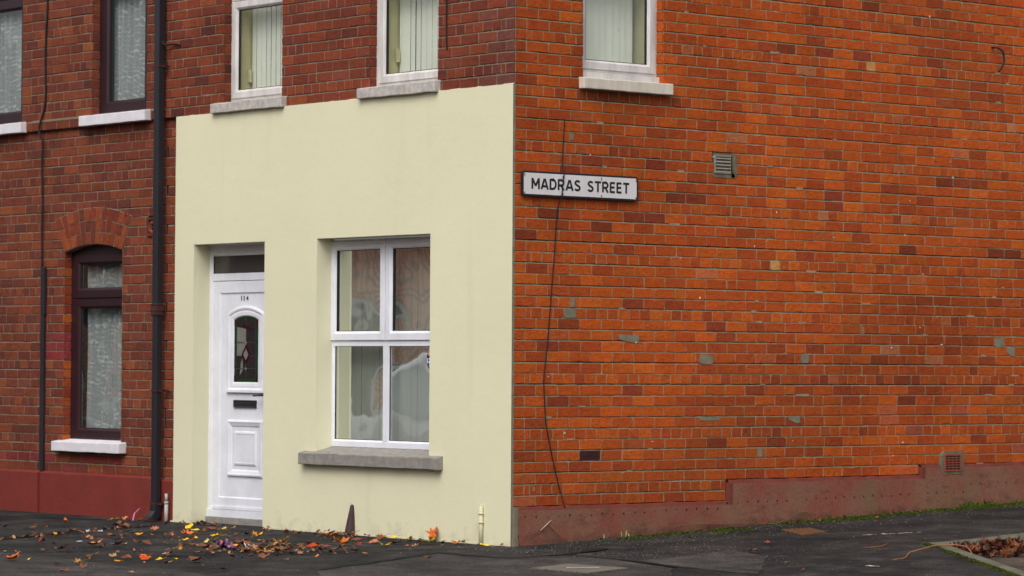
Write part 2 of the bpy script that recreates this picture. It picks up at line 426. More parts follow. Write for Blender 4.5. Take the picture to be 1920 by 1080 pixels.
# kerb beside the side wall, edging strip at the junction
mb = MB(); y = 2.2
rk = random.Random(3)
pts = [(KX+.001+.02*math.sin(j*.9), 2.22+j*.23) for j in range(50)]
for j in range(len(pts)-1):
    (xa, ya), (xb, yb) = pts[j], pts[j+1]
    h0 = .006*min(1, j/4.0); h1 = .006*min(1, (j+1)/4.0)
    prof0 = [(-.02, gz(xa, ya)+.003+h0), (.07, gz(xa, ya)+.004+h0), (.105, gz(xa, ya)-.012), (.12, gz(xa, ya)-.13)]
    prof1 = [(-.02, gz(xb, yb)+.003+h1), (.07, gz(xb, yb)+.004+h1), (.105, gz(xb, yb)-.012), (.12, gz(xb, yb)-.13)]
    for k in range(3):
        mb.face([(xa+prof0[k][0], ya, prof0[k][1]), (xa+prof0[k+1][0], ya, prof0[k+1][1]), (xb+prof1[k+1][0], yb, prof1[k+1][1]), (xb+prof1[k][0], yb, prof1[k][1])], 0, GREY, True)
struct(weld(mb.build('kerb', KERBM)))
mb = MB()
for j in range(12):
    a = SL0+SDIR*(j*.5-.02); b = SL0+SDIR*(j*.5+.47)
    q = [(a, -.005), (b, -.005), (b, .085), (a, .085)]
    top = [((p+SNRM*o_).x, (p+SNRM*o_).y) for p, o_ in q]
    mb.mesh([(x, y_, gz(x, y_)+.012) for x, y_ in top]+[(x, y_, gz(x, y_)-.12) for x, y_ in top],
            [(0, 1, 2, 3), (0, 4, 5, 1), (1, 5, 6, 2), (2, 6, 7, 3), (3, 7, 4, 0)])
struct(mb.build('edging_strip', KERBM, bevel=.008))

# ---------------------------------------------------------------- brickwork
P = .08205; BH = .0722; ZL1 = 2.133; BL = .2155; J = .0096
PAL_B = [(S(188, 87, 29), 10), (S(181, 81, 30), 10), (S(172, 74, 30), 9), (S(194, 94, 32), 4), (S(162, 69, 32), 4), (S(146, 63, 33), 1.4), (S(176, 88, 47), 1.4), (S(130, 58, 34), .35), (S(180, 102, 64), .35)]
PAL_A = [(S(129, 63, 43), 9), (S(138, 68, 43), 7), (S(120, 58, 43), 7), (S(110, 54, 43), 4), (S(98, 50, 43), 2), (S(88, 48, 44), .8), (S(148, 76, 46), 1.2), (S(128, 70, 54), .8)]
PAL_L = [(S(123, 63, 45), 9), (S(132, 68, 45), 7), (S(115, 58, 45), 7), (S(106, 55, 45), 4), (S(95, 52, 45), 2), (S(142, 77, 48), 1.4), (S(120, 69, 55), 1)]
def pick(pal, r):
    t = r.uniform(0, sum(w_ for _, w_ in pal))
    for c, w_ in pal:
        t -= w_
        if t <= 0: break
    k = r.uniform(.9, 1.1)
    return tuple(min(.95, x*k*r.uniform(.96, 1.04)) for x in c)
def brick(mb, M, s0, s1, z0, z1, d, col, r, chip=.25, mi=0):
    """one brick face, worn outline, arrises rounded back to the mortar"""
    W = s1-s0; H = z1-z0
    if W < .012 or H < .012: return
    j = lambda a: r.uniform(-a, a)
    pts = []
    cr = [r.uniform(.001, .003) if r.random() > chip*.7 else r.uniform(.004, .013) for _ in range(4)]
    cr = [min(c, W*.3, H*.3) for c in cr]
    nl = max(2, int(W/.045))
    pts += [(s0+cr[0]+(W-cr[0]-cr[1])*i/nl, z0+j(.0011)) for i in range(nl+1)]
    pts += [(s1+j(.0012), z0+cr[1]+(H-cr[1]-cr[2])*i/2) for i in range(3)]
    pts += [(s1-cr[2]-(W-cr[2]-cr[3])*i/nl, z1+j(.0009)) for i in range(nl+1)]
    pts += [(s0+j(.0012), z1-cr[3]-(H-cr[3]-cr[0])*i/2) for i in range(3)]
    if r.random() < chip*.35:                       # a bite out of the lower or upper arris
        k = r.randrange(1, nl); kk = k if r.random() < .65 else nl+1+3+k
        a, b = pts[kk]; pts[kk] = (a, b+(r.uniform(.004, .010) if kk == k else -r.uniform(.003, .007)))
    cs, cz = (s0+s1)/2, (z0+z1)/2; dd = d+r.uniform(-.0015, .0015)
    n = len(pts); ins = .0022
    def inset(p):
        return (p[0]+(ins if p[0] < cs-W*.3 else -ins if p[0] > cs+W*.3 else 0), p[1]+(ins if p[1] < cz else -ins))
    ta, tb = r.uniform(-.012, .012), r.uniform(-.02, .02)
    vs = [M(a, dd+(a-cs)*ta+(b-cz)*tb, b) for a, b in (inset(p) for p in pts)]
    vs += [M(a, dd+.003, b) for a, b in pts]+[M(a, d+.014, b) for a, b in pts]
    fs = [tuple(range(n))]
    for i in range(n):
        k = (i+1) % n
        fs.append((i, n+i, n+k, k)); fs.append((n+i, 2*n+i, 2*n+k, n+k))
    mb.mesh(vs, fs, mi, col)
def minus(spans, a, b):
    out = []
    for x, y in spans:
        if b <= x or a >= y: out.append((x, y)); continue
        if a > x: out.append((x, a))
        if b < y: out.append((b, y))
    return out
def lay(mb, M, s0, s1, z0, z1, holes, headers, pal, d, seed, from_right=False, special=(), chip=.25, tone=None, quoin=None):
    """courses of bricks over s0..s1, z0..z1, cut round the holes (s0,s1,z0,z1); headers(i) says which courses are headers"""
    r = random.Random(seed)
    i0 = int(math.floor((ZL1-z1)/P))-1; i1 = int(math.ceil((ZL1-z0)/P))+1
    for i in range(i0, i1+1):
        zt = ZL1-i*P; zb = zt-BH
        ca, cb = max(zb, z0), min(zt, z1)
        if cb-ca < .02: continue
        hd = headers(i); x = 0.0; run = []
        if hd: seq = [BL/2, BL/4, BL/2]
        else: seq = [BL/2] if i % 2 else [BL]
        L = s1-s0; k = 0
        while x < L:
            wd = seq[k] if k < len(seq) else (BL/2 if hd else BL)
            if hd and k > 2 and r.random() < .03: wd = BL
            if not hd and k > 0 and r.random() < .02: wd = BL/2
            wd += r.uniform(-.0035, .0035)
            run.append((x, min(x+wd, L))); x += wd; k += 1
        dz = r.uniform(-.002, .002)
        for (a, b) in run:
            jj = J*r.uniform(.7, 1.15)/2
            if from_right: u0, u1 = s1-b, s1-a
            else: u0, u1 = s0+a, s0+b
            spans = [(u0+jj, u1-jj)]
            for h in holes:
                if cb > h[2]+.012 and ca < h[3]-.012: spans = minus(spans, h[0], h[1])
            col = pick(pal, r)
            if tone: col = tone(col, (u0+u1)/2, (ca+cb)/2, r)
            cc = chip; mi = 0
            for (ss, zz, cl, m_) in special:
                if u0 <= ss < u1 and zb-.006 <= zz < zt+.006: col = cl; mi = m_
            for (q0, q1) in spans:
                if q1-q0 > .02:
                    brick(mb, M, q0, q1, ca+dz, cb+dz, d, col, r, cc, mi)
                    e0 = q0-(.0049 if abs(q0-u0-jj) < 1e-6 else -.003); e1 = q1+(.0049 if abs(q1-u1+jj) < 1e-6 else -.003)
                    dm = d+.0042+r.uniform(0, .0008); k_ = max(2, int((e1-e0)/.05)); top = [(e0+(e1-e0)*q/k_, cb+dz+(P-BH)*r.uniform(.55, .97)) for q in range(k_+1)]
                    pr = [(a_, b_) for a_, b_ in top]
                    mb.face([M(e0, dm, ca+dz+.002), M(e1, dm, ca+dz+.002)]+[M(a_, dm, b_) for a_, b_ in pr[::-1]], 1)
                    for q in range(k_): mb.face([M(pr[q][0], dm, pr[q][1]), M(pr[q+1][0], dm, pr[q+1][1]), M(pr[q+1][0], d+.013, pr[q+1][1]), M(pr[q][0], d+.013, pr[q][1])], 1)
def backing(mb, M, s0, s1, z0, z1, holes, d, mi):
    """mortar plane with rectangular openings"""
    ss = sorted({s0, s1, *[min(max(h[0], s0), s1) for h in holes], *[min(max(h[1], s0), s1) for h in holes]})
    zs = sorted({z0, z1, *[min(max(h[2], z0), z1) for h in holes], *[min(max(h[3], z0), z1) for h in holes]})
    for a, b in zip(ss, ss[1:]):
        for c, e in zip(zs, zs[1:]):
            ms, mz = (a+b)/2, (c+e)/2
            if any(h[0] < ms < h[1] and h[2] < mz < h[3] for h in holes): continue
            mb.face([M(a, d, c), M(b, d, c), M(b, d, e), M(a, d, e)], mi)
def reveal(mb, M, s, z0, z1, d0, d1, side, pal, seed, mi_m, tone=None):
    """brick side of an opening at s; side=+1: the face looks towards +s"""
    r = random.Random(seed)
    def MR(a, dd, b):                      # a runs along the depth, dd outward offset from the face
        return M(s+side*(-dd), a if side > 0 else (d0+d1-a), b) if side > 0 else M(s+dd, d0+d1-a, b)
    mb.face([MR(d0+.004, .007, z0), MR(d1, .007, z0), MR(d1, .007, z1), MR(d0+.004, .007, z1)], mi_m)
    i0 = int(math.floor((ZL1-z1)/P))-1; i1 = int(math.ceil((ZL1-z0)/P))+1
    for i in range(i0, i1+1):
        zt = ZL1-i*P; zb = zt-BH; ca, cb = max(zb, z0), min(zt, z1)
        if cb-ca < .02: continue
        col = pick(pal, r)
        if tone: col = tone(col, s, (ca+cb)/2, r)
        brick(mb, MR, d0+.003, d1-.003, ca, cb, 0, col, r, .15)
def blob(mb, M, s, z, hw, hh, d, mi, r, tri=False, col=GREY):
    n = 22; pts = []
    for k in range(n):
        a = 2*math.pi*k/n; e = .35
        x = math.copysign(abs(math.cos(a))**e, math.cos(a))*hw*r.uniform(.84, 1.06)
        y = math.copysign(abs(math.sin(a))**e, math.sin(a))*hh*r.uniform(.84, 1.04)
        if tri and x < 0 and y < 0: y *= max(0, 1+x/hw)*.8
        pts.append((s+x, z+y))
    mb.slab(M, pts, d, d+.012, mi, col)

# ---------------------------------------------------------------- houses
CR = thing('corner_house', 'end terrace house, cream rendered ground floor and bright orange brick gable wall', 'house')
NB = thing('terrace_house', 'dark red brick terrace house with maroon window frames left of the downpipe', 'house')
XP = -4.63                                    # party line behind the downpipe
W1 = (-3.763, -2.942, 3.45, 5.0); W2 = (-1.781, -.918, 3.45, 5.0)
P1 = (-7.808, -6.945, 3.45, 5.3); P2 = (-5.78, -4.917, 3.45, 5.3)
PL = (-6.235, -5.302, .60, 2.334); WB = (.665, 1.477, 3.455, 5.0)
DOOR = (-4.150, -3.134, -.2, 2.288); WL = (-2.420, -.971, .585, 2.292)
TOP = 6.2
def hdrA(i): return i in (-21, -17, -25, -29, -33, -37, -41) if i < -15 else (i-2) % 4 == 0
def hdrN(i): return (i-2) % 4 == 0
def hdrB(i): return i in (-20, -15, -10, -5, 0, 5, 11, 16, 21) or (i < -20 and i % 5 == 0)
def even(pal, k):
    m_ = [sum(c[i]*w_ for c, w_ in pal)/sum(w_ for _, w_ in pal) for i in range(3)]
    return [(tuple(x*(1-k)+y*k for x, y in zip(c, m_)), w_) for c, w_ in pal]
PAL_B, PAL_A, PAL_L = even(PAL_B, .3), even(PAL_A, .2), even(PAL_L, .2)
def soot_and_shade(c, k): return tuple(x*(1-k)+y*k for x, y in zip(c, S(52, 40, 36)))
def toneA(c, s, z, r):
    if s > -.36 and z > 3.3:                  # bleached and sooty corner above the render
        k = max(0, .6-abs(z-3.55)*.7)*r.random()
        c = tuple(x*(1-k)+y*k for x, y in zip(c, S(128, 88, 84)))
    return c
def toneL(c, s, z, r):
    if -6.5 < s < -6.1 and 1.28 < z < 1.6:    # red paint daubed beside the lower window
        return tuple(x*r.uniform(.9, 1.1) for x in S(128, 54, 54))
    if z < .52 and r.random() < .45 and s < -5.2:
        return tuple(x*r.uniform(.85, 1.1) for x in S(128, 56, 54))
    return c
def toneB(c, s, z, r):
    n = noise.noise(Vector((s*.55+3, z*.8, 1.7)))
    if n > .1: c = soot_and_shade(c, min(.35, (n-.1)*.9)*r.uniform(.4, 1))
    if s > 3.4 and 1.0 < z < 1.9: c = soot_and_shade(c, .22*r.random())
    if s > 3.6 and z < .95 and r.random() < .13: c = tuple(x*.85+y*.15 for x, y in zip(c, S(160, 120, 120)))
    if .6 < s < 1.55 and 3.28 < z < 3.37: c = soot_and_shade(c, .3)  # dirt under the sill, with the sill's shadow painted into the brick colour
    if s < .1 and z > 3.2: c = soot_and_shade(c, .25*r.random())
    return c

# the street front of the corner house (upper brick), facing -y
mb = MB()
holes = [W1, W2]
backing(mb, MA, XP, 0.0, 3.364, TOP, holes, .0125, 3)
lay(mb, MA, XP, -.001, 3.364, TOP, holes, hdrA, PAL_A, 0, 11, True, (), .3, toneA)
for k, h in enumerate(holes):
    reveal(mb, MA, h[0], h[2], h[3], 0, .088, 1, PAL_A, 40+k, 1)
    reveal(mb, MA, h[1], h[2], h[3], 0, .088, -1, PAL_A, 44+k, 1)
    mb.box(MA, h[0]-.1, h[1]+.1, .004, .3, h[3], h[3]+.22, 2)
# the strip of bare brick between pipe and render, set back under the upper wall
backing(mb, MA, XP, -4.38, -.3, 3.364, [], .0345, 3)
lay(mb, MA, XP, -4.39, .30, 3.360, [], hdrA, PAL_A, .022, 12, True, (), .25)
mb.face([MA(XP, 0, 3.364), MA(-4.38, 0, 3.364), MA(-4.38, .03, 3.364), MA(XP, .03, 3.364)][::-1], 1)
mb.build('front_wall', [BRICK, MORT_A, CEMENT, SOOT], CR)

# the orange side wall, facing +x
SPEC = []
TAN = S(196, 140, 80); MAR = S(142, 62, 38); DKB = S(128, 57, 32); PUR = S(66, 36, 38); PALE = S(180, 108, 70)
SPEC = [
    (3.778, 3.732, TAN, 0),
    (2.655, 2.099, TAN, 0),
    (0.758, 0.618, PUR, 0),
    (0.428, 1.027, MAR, 0),
    (2.876, 3.814, DKB, 0),
    (1.219, 1.767, MAR, 0),
    (1.234, 1.098, MAR, 0),
    (3.664, 4.218, DKB, 0),
    (1.296, 2.443, MAR, 0),
    (0.906, 2.365, DKB, 0),
    (3.322, 2.651, MAR, 0),
    (3.298, 2.577, MAR, 0),
    (3.274, 2.499, PALE, 0),
    (3.273, 3.841, MAR, 0),
    (3.759, 3.835, MAR, 0),
    (1.521, 2.582, DKB, 0),
    (1.914, 2.597, DKB, 0),
    (0.02, 2.257, DKB, 0),
    (0.308, 2.425, DKB, 0),
    (4.281, 1.053, DKB, 0),
    (4.225, 2.256, DKB, 0),
    (4.672, 2.822, DKB, 0),
    (5.2, 2.252, DKB, 0),
    (5.435, 2.258, DKB, 0),
    (4.102, 1.424, PALE, 0),
    (4.42, 1.347, PALE, 0),
    (2.955, 3.636, PALE, 0),
    (1.138, 2.446, MAR, 0),
    (2.062, 1.636, MAR, 0),
    (2.311, 3.102, PALE, 0),
    (5.431, 3.327, PALE, 0),
    (0.441, 2.788, MAR, 0),
    (0.811, 2.796, MAR, 0),
    (1.219, 2.457, MAR, 0),
    (0.243, 1.434, MAR, 0),
    (1.464, 2.874, MAR, 0),
]
CEM = [
    (0.549, 1.691, 0.063, 0.038, 0),
    (0.569, 1.768, 0.027, 0.035, 0),
    (1.133, 1.502, 0.115, 0.033, 1),
    (1.944, 1.35, 0.074, 0.037, 0),
    (3.021, 1.361, 0.048, 0.038, 0),
    (5.33, 1.51, 0.067, 0.042, 0),
    (5.471, 1.434, 0.054, 0.041, 1),
    (2.91, 0.878, 0.066, 0.029, 1),
    (1.981, 0.891, 0.114, 0.015, 0),
    (2.529, 0.624, 0.029, 0.038, 0),
    (0.555, 3.009, 0.018, 0.027, 0),
    (3.683, 1.585, 0.012, 0.039, 0),
    (0.593, 0.012, 0.005, 0.004, 0),
    (0.204, 0.377, 0.011, 0.020, 0),
]
PLTOP = [(.0, .256), (2.163, .256), (2.163, .418), (4.350, .418), (4.350, .505), (9.2, .505)]
mb = MB(); YB = 9.2
holesB = [WB, (2.018, 2.212, 2.796, 2.946), (4.60, 4.845, .42, .583)]
backing(mb, MBm, 0, YB, -.3, TOP, holesB, .0125, 4)
rb = random.Random(5)
for (a, b, zt) in ((0, 2.163, .25), (2.163, 4.350, .412), (4.350, YB, .50)):
    pass
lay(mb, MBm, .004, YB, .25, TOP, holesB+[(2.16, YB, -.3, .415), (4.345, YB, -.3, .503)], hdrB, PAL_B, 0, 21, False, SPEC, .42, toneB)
reveal(mb, MBm, WB[0], WB[2], WB[3], 0, .088, 1, PAL_B, 51, 1)
reveal(mb, MBm, WB[1], WB[2], WB[3], 0, .088, -1, PAL_B, 52, 1)
mb.box(MBm, WB[0]-.1, WB[1]+.1, .004, .3, WB[3], WB[3]+.22, 2)
for (s, z, hw, hh, tr) in CEM: blob(mb, MBm, s, z, hw, hh, -.0022, 2, rb, bool(tr))
for k in range(40):                             # smears of mortar over arrises
    s = rb.uniform(.1, 5.6); i = rb.randint(-24, 20); z = ZL1-i*P+.006
    if any(h[0]-.1 < s < h[1]+.1 and h[2]-.1 < z < h[3]+.1 for h in holesB): continue
    blob(mb, MBm, s, z, rb.uniform(.015, .06), rb.uniform(.006, .011), -.0012, 1, rb)
for k in range(26):                             # flecks of white paint and bird lime
    s = rb.uniform(.1, 5.6); z = rb.uniform(.5, 4.3); blob(mb, MBm, s, z, rb.uniform(.003, .007), rb.uniform(.003, .009), -.0035, 3, rb, False, S(205, 200, 196))
mb.build('side_wall', [BRICK, MORT_B, CEMENT, ATTR, SOOT], CR)

# plinth of the side wall: weathered paint, injection holes, stepped top
mb = MB(); r = random.Random(8)
def plinth_piece(y0, y1, zt, d0=-.028):
    n = max(2, int((y1-y0)/.08)); top = []
    for i in range(n+1):
        yy = y0+(y1-y0)*i/n; top.append((yy, zt+r.uniform(-.004, .004)))
    for i in range(n):
        (a, za), (b, zb) = top[i], top[i+1]
        mb.face([MBm(a, d0, -.3), MBm(b, d0, -.3), MBm(b, d0, zb-.03), MBm(a, d0, za-.03)], 0, GREY, True)
        mb.face([MBm(a, d0, za-.03), MBm(b, d0, zb-.03), MBm(b, d0+.006, zb-.006), MBm(a, d0+.006, za-.006)], 1, GREY, True)
        mb.face([MBm(a, d0+.006, za-.006), MBm(b, d0+.006, zb-.006), MBm(b, .03, zb), MBm(a, .03, za)], 1)
plinth_piece(.035, 2.163, .256); plinth_piece(2.163, 4.350, .418); plinth_piece(4.350, YB, .505)
for (yy, za, zb) in ((2.163, .226, .388), (4.350, .388, .475)):
    mb.face([MBm(yy, -.028, za), MBm(yy, .03, za), MBm(yy, .03, zb+.03), MBm(yy, -.028, zb)][::-1], 1)
    mb.box(MBm, yy+.001, yy+.045, -.0305, -.02, za+.0, zb, 1)
# ragged cement end at the corner
vs = [(-.004, -.3), (.05, -.3)]+[(.035+.012*math.sin(k*1.7)+(k*.0035), -.05+k*.03) for k in range(10)]+[(.07, .25), (.0, .254)]
mb.slab(MBm, vs, -.020, .03, 2)
for k in range(70):                           # drilled holes of the damp course
    yy = .10+k*.108+r.uniform(-.006, .006)
    if yy < 2.12: zz = .172+.012*yy+r.uniform(-.006, .006)
    elif yy < 4.95: zz = .235+.012*(yy-2.1)+r.uniform(-.006, .006)
    else: zz = .335+r.uniform(-.006, .006)
    rr = r.uniform(.005, .0095); mb.face([MBm(yy+rr*math.cos(a), -.0288, zz+rr*math.sin(a)) for a in [q*math.pi/4 for q in range(8)]], 3)
for k in range(7):
    yy = 4.95+k*.09; zz = .36; rr = .006
mb.build('side_plinth', [PLINTH_B, PLINTH_EDGE, CEMENT, RUBBER], CR)

# cream render over the ground floor, 18 mm proud of the brick
mb = MB()
XL = -4.430
H = [DOOR, WL]
r = random.Random(4)
ss = sorted({XL, 0.0, DOOR[0], DOOR[1], WL[0], WL[1]}); zs = sorted({-.3, 3.372, WL[2], DOOR[3], WL[3]})
backing(mb, MA, XL, 0.0, -.3, 3.372, H, -.018, 0)
for h in H:
    mb.face([MA(h[0], -.018, h[2]), MA(h[0], .15, h[2]), MA(h[0], .15, h[3]), MA(h[0], -.018, h[3])][::-1], 0)
    mb.face([MA(h[1], -.018, h[2]), MA(h[1], .15, h[2]), MA(h[1], .15, h[3]), MA(h[1], -.018, h[3])], 0)
    mb.face([MA(h[0], -.018, h[3]), MA(h[1], -.018, h[3]), MA(h[1], .15, h[3]), MA(h[0], .15, h[3])], 0)
mb.face([MA(XL, -.018, -.3), MA(XL, .03, -.3), MA(XL, .03, 3.372), MA(XL, -.018, 3.372)][::-1], 0)
n = 60                                          # raw cement edge on the corner, slightly uneven
for i in range(n):
    za, zb = -.3+3.672*i/n, -.3+3.672*(i+1)/n
    mb.face([MA(0, -.018, za), MA(0, .006, za), MA(0, .006, zb), MA(0, -.018, zb)], 1)
# ragged top bead with a little raw cement
for i in range(70):
    a = XL+(-XL)*i/70; b = XL+(-XL)*(i+1)/70; h1 = r.uniform(.001, .007); 
    mb.mesh([MA(a, -.0175, 3.3715), MA(b, -.0175, 3.3715), MA(b, .012, 3.375+h1), MA(a, .012, 3.375+h1)], [(0, 1, 2, 3)], 1 if r.random() < .4 else 0)
for k in range(34):
    a = XL+.05+k*.131; 
    if DOOR[0]-.05 < a < DOOR[1]+.05: continue
    blob(mb, MA, a, gz(a, 0)+.002, r.uniform(.04, .09), r.uniform(.006, .016), -.021, 0, r)
mb.build('rendered_wall', [CREAM, CEMENT], CR)

# the neighbour's front
mb = MB(); XN = -10.5; holes = [P1, P2]
backing(mb, MA, XN, XP, 3.364, TOP, holes, .0125, 3)
lay(mb, MA, XN, XP, 3.364, TOP, holes, hdrN, PAL_L, 0, 31, True, (), .3)
mb.face([MA(XN, 0, 3.364), MA(XP, 0, 3.364), MA(XP, .03, 3.364), MA(XN, .03, 3.364)][::-1], 1)
for (a, b) in ((XN, P1[0]-.1), (P1[1]+.1, P2[0]-.12), (P2[1]+.06, XP)):      # thick bed joint below the windows
    mb.box(MA, a, b, -.001, .01, 3.446, 3.464, 1)
AZ, AH = 2.272, .062                            # springing and rise of the arched opening
backing(mb, MA, XN, XP, -.3, 3.364, [PL], .0345, 3)
holeL = [(PL[0], PL[1], .52, PL[3])]
lay(mb, MA, XN, XP, .30, 3.360, holeL+[(-4.905, -4.752, 2.375, 2.535)], hdrN, PAL_L, .022, 32, True, (), .3, toneL)
for k, h in enumerate((P1, P2)):
    reveal(mb, MA, h[0], h[2], h[3], 0, .088, 1, PAL_L, 60+k, 1); reveal(mb, MA, h[1], h[2], h[3], 0, .088, -1, PAL_L, 64+k, 1)
    mb.box(MA, h[0]-.1, h[1]+.1, .004, .3, h[3], h[3]+.22, 2)
PAL_R = [(S(168, 84, 36), 4), (S(150, 70, 36), 4), (S(134, 58, 36), 3)]
reveal(mb, MA, PL[0], PL[2], AZ, .019, .105, 1, PAL_R, 70, 1, toneL); reveal(mb, MA, PL[1], PL[2], AZ, .019, .105, -1, PAL_R, 71, 1)
# segmental arch: mortar ring and cut bricks in three rings
hw = (PL[1]-PL[0])/2; cx = (PL[0]+PL[1])/2
Rin = (hw*hw+AH*AH)/(2*AH); cz = AZ+AH-Rin
a0 = math.asin(hw/Rin); ringH = .322; Ro = Rin+ringH
def arc(rad, a): return (cx+rad*math.sin(a), cz+rad*math.cos(a))
N = 24; spread = 1.13
for i in range(N):
    t0 = -a0*1.0+2*a0*i/N; t1 = -a0+2*a0*(i+1)/N
    o0, o1 = t0*spread, t1*spread
    mb.face([MA(arc(Rin, t0)[0], .021, arc(Rin, t0)[1]), MA(arc(Rin, t1)[0], .021, arc(Rin, t1)[1]), MA(arc(Ro, o1)[0], .021, arc(Ro, o1)[1]), MA(arc(Ro, o0)[0], .021, arc(Ro, o0)[1])], 1)
    mb.face([MA(arc(Rin, t0)[0], .021, arc(Rin, t0)[1]), MA(arc(Rin, t0)[0], .155, arc(Rin, t0)[1]), MA(arc(Rin, t1)[0], .155, arc(Rin, t1)[1]), MA(arc(Rin, t1)[0], .021, arc(Rin, t1)[1])], 1)
r = random.Random(77); nb = 13
for k in range(nb):
    t0 = -a0+2*a0*k/nb; t1 = -a0+2*a0*(k+1)/nb; g = .0022
    brk = {0: [0, .66, 1], 1: [0, .33, 1]}[k % 2]
    if k % 3 == 2: brk = [0, .33, .66, 1]
    for f0, f1 in zip(brk, brk[1:]):
        ra, rb_ = Rin+ringH*f0+.005, Rin+ringH*f1-.006
        def pt(rad, t, e):
            tt = t*(1+(spread-1)*(rad-Rin)/ringH); return arc(rad, tt+e/Rin*1.0)
        q = [pt(ra, t0, .0055), pt(ra, t1, -.0055), pt(rb_, t1, -.0055), pt(rb_, t0, .0055)]
        q = [(a+r.uniform(-.0015, .0015), b+r.uniform(-.0015, .0015)) for a, b in q]
        c_ = pick([(S(146, 72, 43), 5), (S(136, 64, 42), 4), (S(124, 58, 42), 3), (S(108, 56, 42), 2)], r)
        mb.slab(MA, q, .0155+r.uniform(-.001, .001), .024, 0, c_)
mb.build('front_wall', [BRICK, MORT_A, CEMENT, SOOT], NB)

# painted plinths, split at the next property's joint
def red_plinth(s0, s1, zt, d):
    m = MB(); n = 12
    for i in range(n):
        a = s0+(s1-s0)*i/n; b = s0+(s1-s0)*(i+1)/n
        m.face([MA(a, d, -.4), MA(b, d, -.4), MA(b, d, zt-.022), MA(a, d, zt-.022)], 0)
        m.face([MA(a, d, zt-.022), MA(b, d, zt-.022), MA(b, .03, zt), MA(a, .03, zt)], 0)
    for s in (s0, s1):
        q = [MA(s, d, -.4), MA(s, .03, -.4), MA(s, .03, zt), MA(s, d, zt-.022)]
        m.face(q if s == s1 else q[::-1], 0)
    return m
red_plinth(XN, -6.548, .338, -.045).build('plinth', MAROON, NB)
red_plinth(-6.535, XP, .338, -.028).build('plinth', MAROON, NB)
red_plinth(XP+.001, XL-.001, .325, -.012).build('plinth', MAROON, CR)

# roofs and hidden back walls close the two houses
mb = MB(); mb.slab(lambda s, d, z: (d, s, z), [(-.25, TOP-.05), (4.2, TOP+2.6), (8.6, TOP-.05), (8.6, TOP+.1), (4.2, TOP+2.78), (-.25, TOP+.1)], XP, .12)
mb.build('roof', simple('slate', S(70, 72, 80), .6, .3, 5), CR)
mb = MB(); mb.slab(lambda s, d, z: (d, s, z), [(-.25, TOP-.05), (4.2, TOP+2.6), (8.6, TOP-.05), (8.6, TOP+.1), (4.2, TOP+2.78), (-.25, TOP+.1)], XN, XP-.005)
mb.build('roof', bpy.data.materials['slate'], NB)

# ---------------------------------------------------------------- windows and door
def sill(M, s0, s1, z0, z1, dfront, dback, mat, parent, name='sill', zback=None, seed=1, rag=.0):
    r = random.Random(seed); m = MB(); n = 14
    for i in range(n):
        a = s0+(s1-s0)*i/n; b = s0+(s1-s0)*(i+1)/n
        m.box(M, a, b, dfront, dback, z0, z1, 0, GREY, [k for k in ('left', 'right') if not ((k == 'left' and i == 0) or (k == 'right' and i == n-1))])
    for k in range(len(m.v)):
        pass
    o = weld(m.build(name, mat, parent, bevel=.006))
    for v in o.data.vertices:
        if zback is not None and v.co.z > z1-.001 and (v.co.y > dback-.001 if M is MA else v.co.x < -dback+.001): v.co.z = zback; continue
        ra = random.Random(hash((round(v.co.x, 3), round(v.co.y, 3), round(v.co.z, 3), seed)) & 0xffff)
        v.co.z += ra.uniform(-rag, rag)
    return o
PROF = [(0, .19), (0, .142), (.004, .138), (.045, .138), (.056, .150), (.056, .19)]
def offs(pr, d): return [(a, b+d) for a, b in pr]
def casement(mb, M, s0, s1, z0, z1, wdt=.07, d=.128, mi=0):
    mb.frame(M, s0, s1, z0, z1, [(0, .16), (0, d+.005), (.004, d), (wdt-.018, d), (wdt-.006, d+.010), (wdt-.004, d+.016), (wdt, d+.018), (wdt, .17)], mi)
    mb.frame(M, s0+wdt-.004, s1-wdt+.004, z0+wdt-.004, z1-wdt+.004, [(0, d+.0185), (.009, d+.0195), (.009, .17)], mi+1)
def glaze(M, s0, s1, z0, z1, d, mat, parent, name='pane', dish=.0028):
    """sealed unit: the pane is bowed inwards a few millimetres, which warps what it mirrors"""
    m = MB(); n = 14; vs = []
    for j in range(n+1):
        for i in range(n+1):
            u, v = 2*i/n-1, 2*j/n-1; vs.append(M(s0+(s1-s0)*i/n, d+dish*(1-u*u)*(1-v*v)*min(1.3, (s1-s0)/.5), z0+(z1-z0)*j/n))
    m.mesh(vs, [(j*(n+1)+i, j*(n+1)+i+1, (j+1)*(n+1)+i+1, (j+1)*(n+1)+i) for j in range(n) for i in range(n)], 0, GREY, True)
    return m.build(name, mat, parent)
def room(M, s0, s1, z0, z1, parent, depth=1.5, d0=.2):
    m = MB()
    dm = d0+.16
    for (a, b, c) in ((d0, dm, 0), (dm, depth, 1)):
        m.face([M(s0, a, z0), M(s0, b, z0), M(s0, b, z1), M(s0, a, z1)], c); m.face([M(s1, a, z0), M(s1, b, z0), M(s1, b, z1), M(s1, a, z1)][::-1], c)
        m.face([M(s0, a, z0), M(s1, a, z0), M(s1, b, z0), M(s0, b, z0)], c); m.face([M(s0, a, z1), M(s1, a, z1), M(s1, b, z1), M(s0, b, z1)][::-1], c)
    m.face([M(s0, depth, z0), M(s1, depth, z0), M(s1, depth, z1), M(s0, depth, z1)], 1)
    return m.build('room_lining', [(PLASTER_UP if z0 > 3 else PLASTER) if parent.parent == CR else DARKIN, DARKIN], parent)
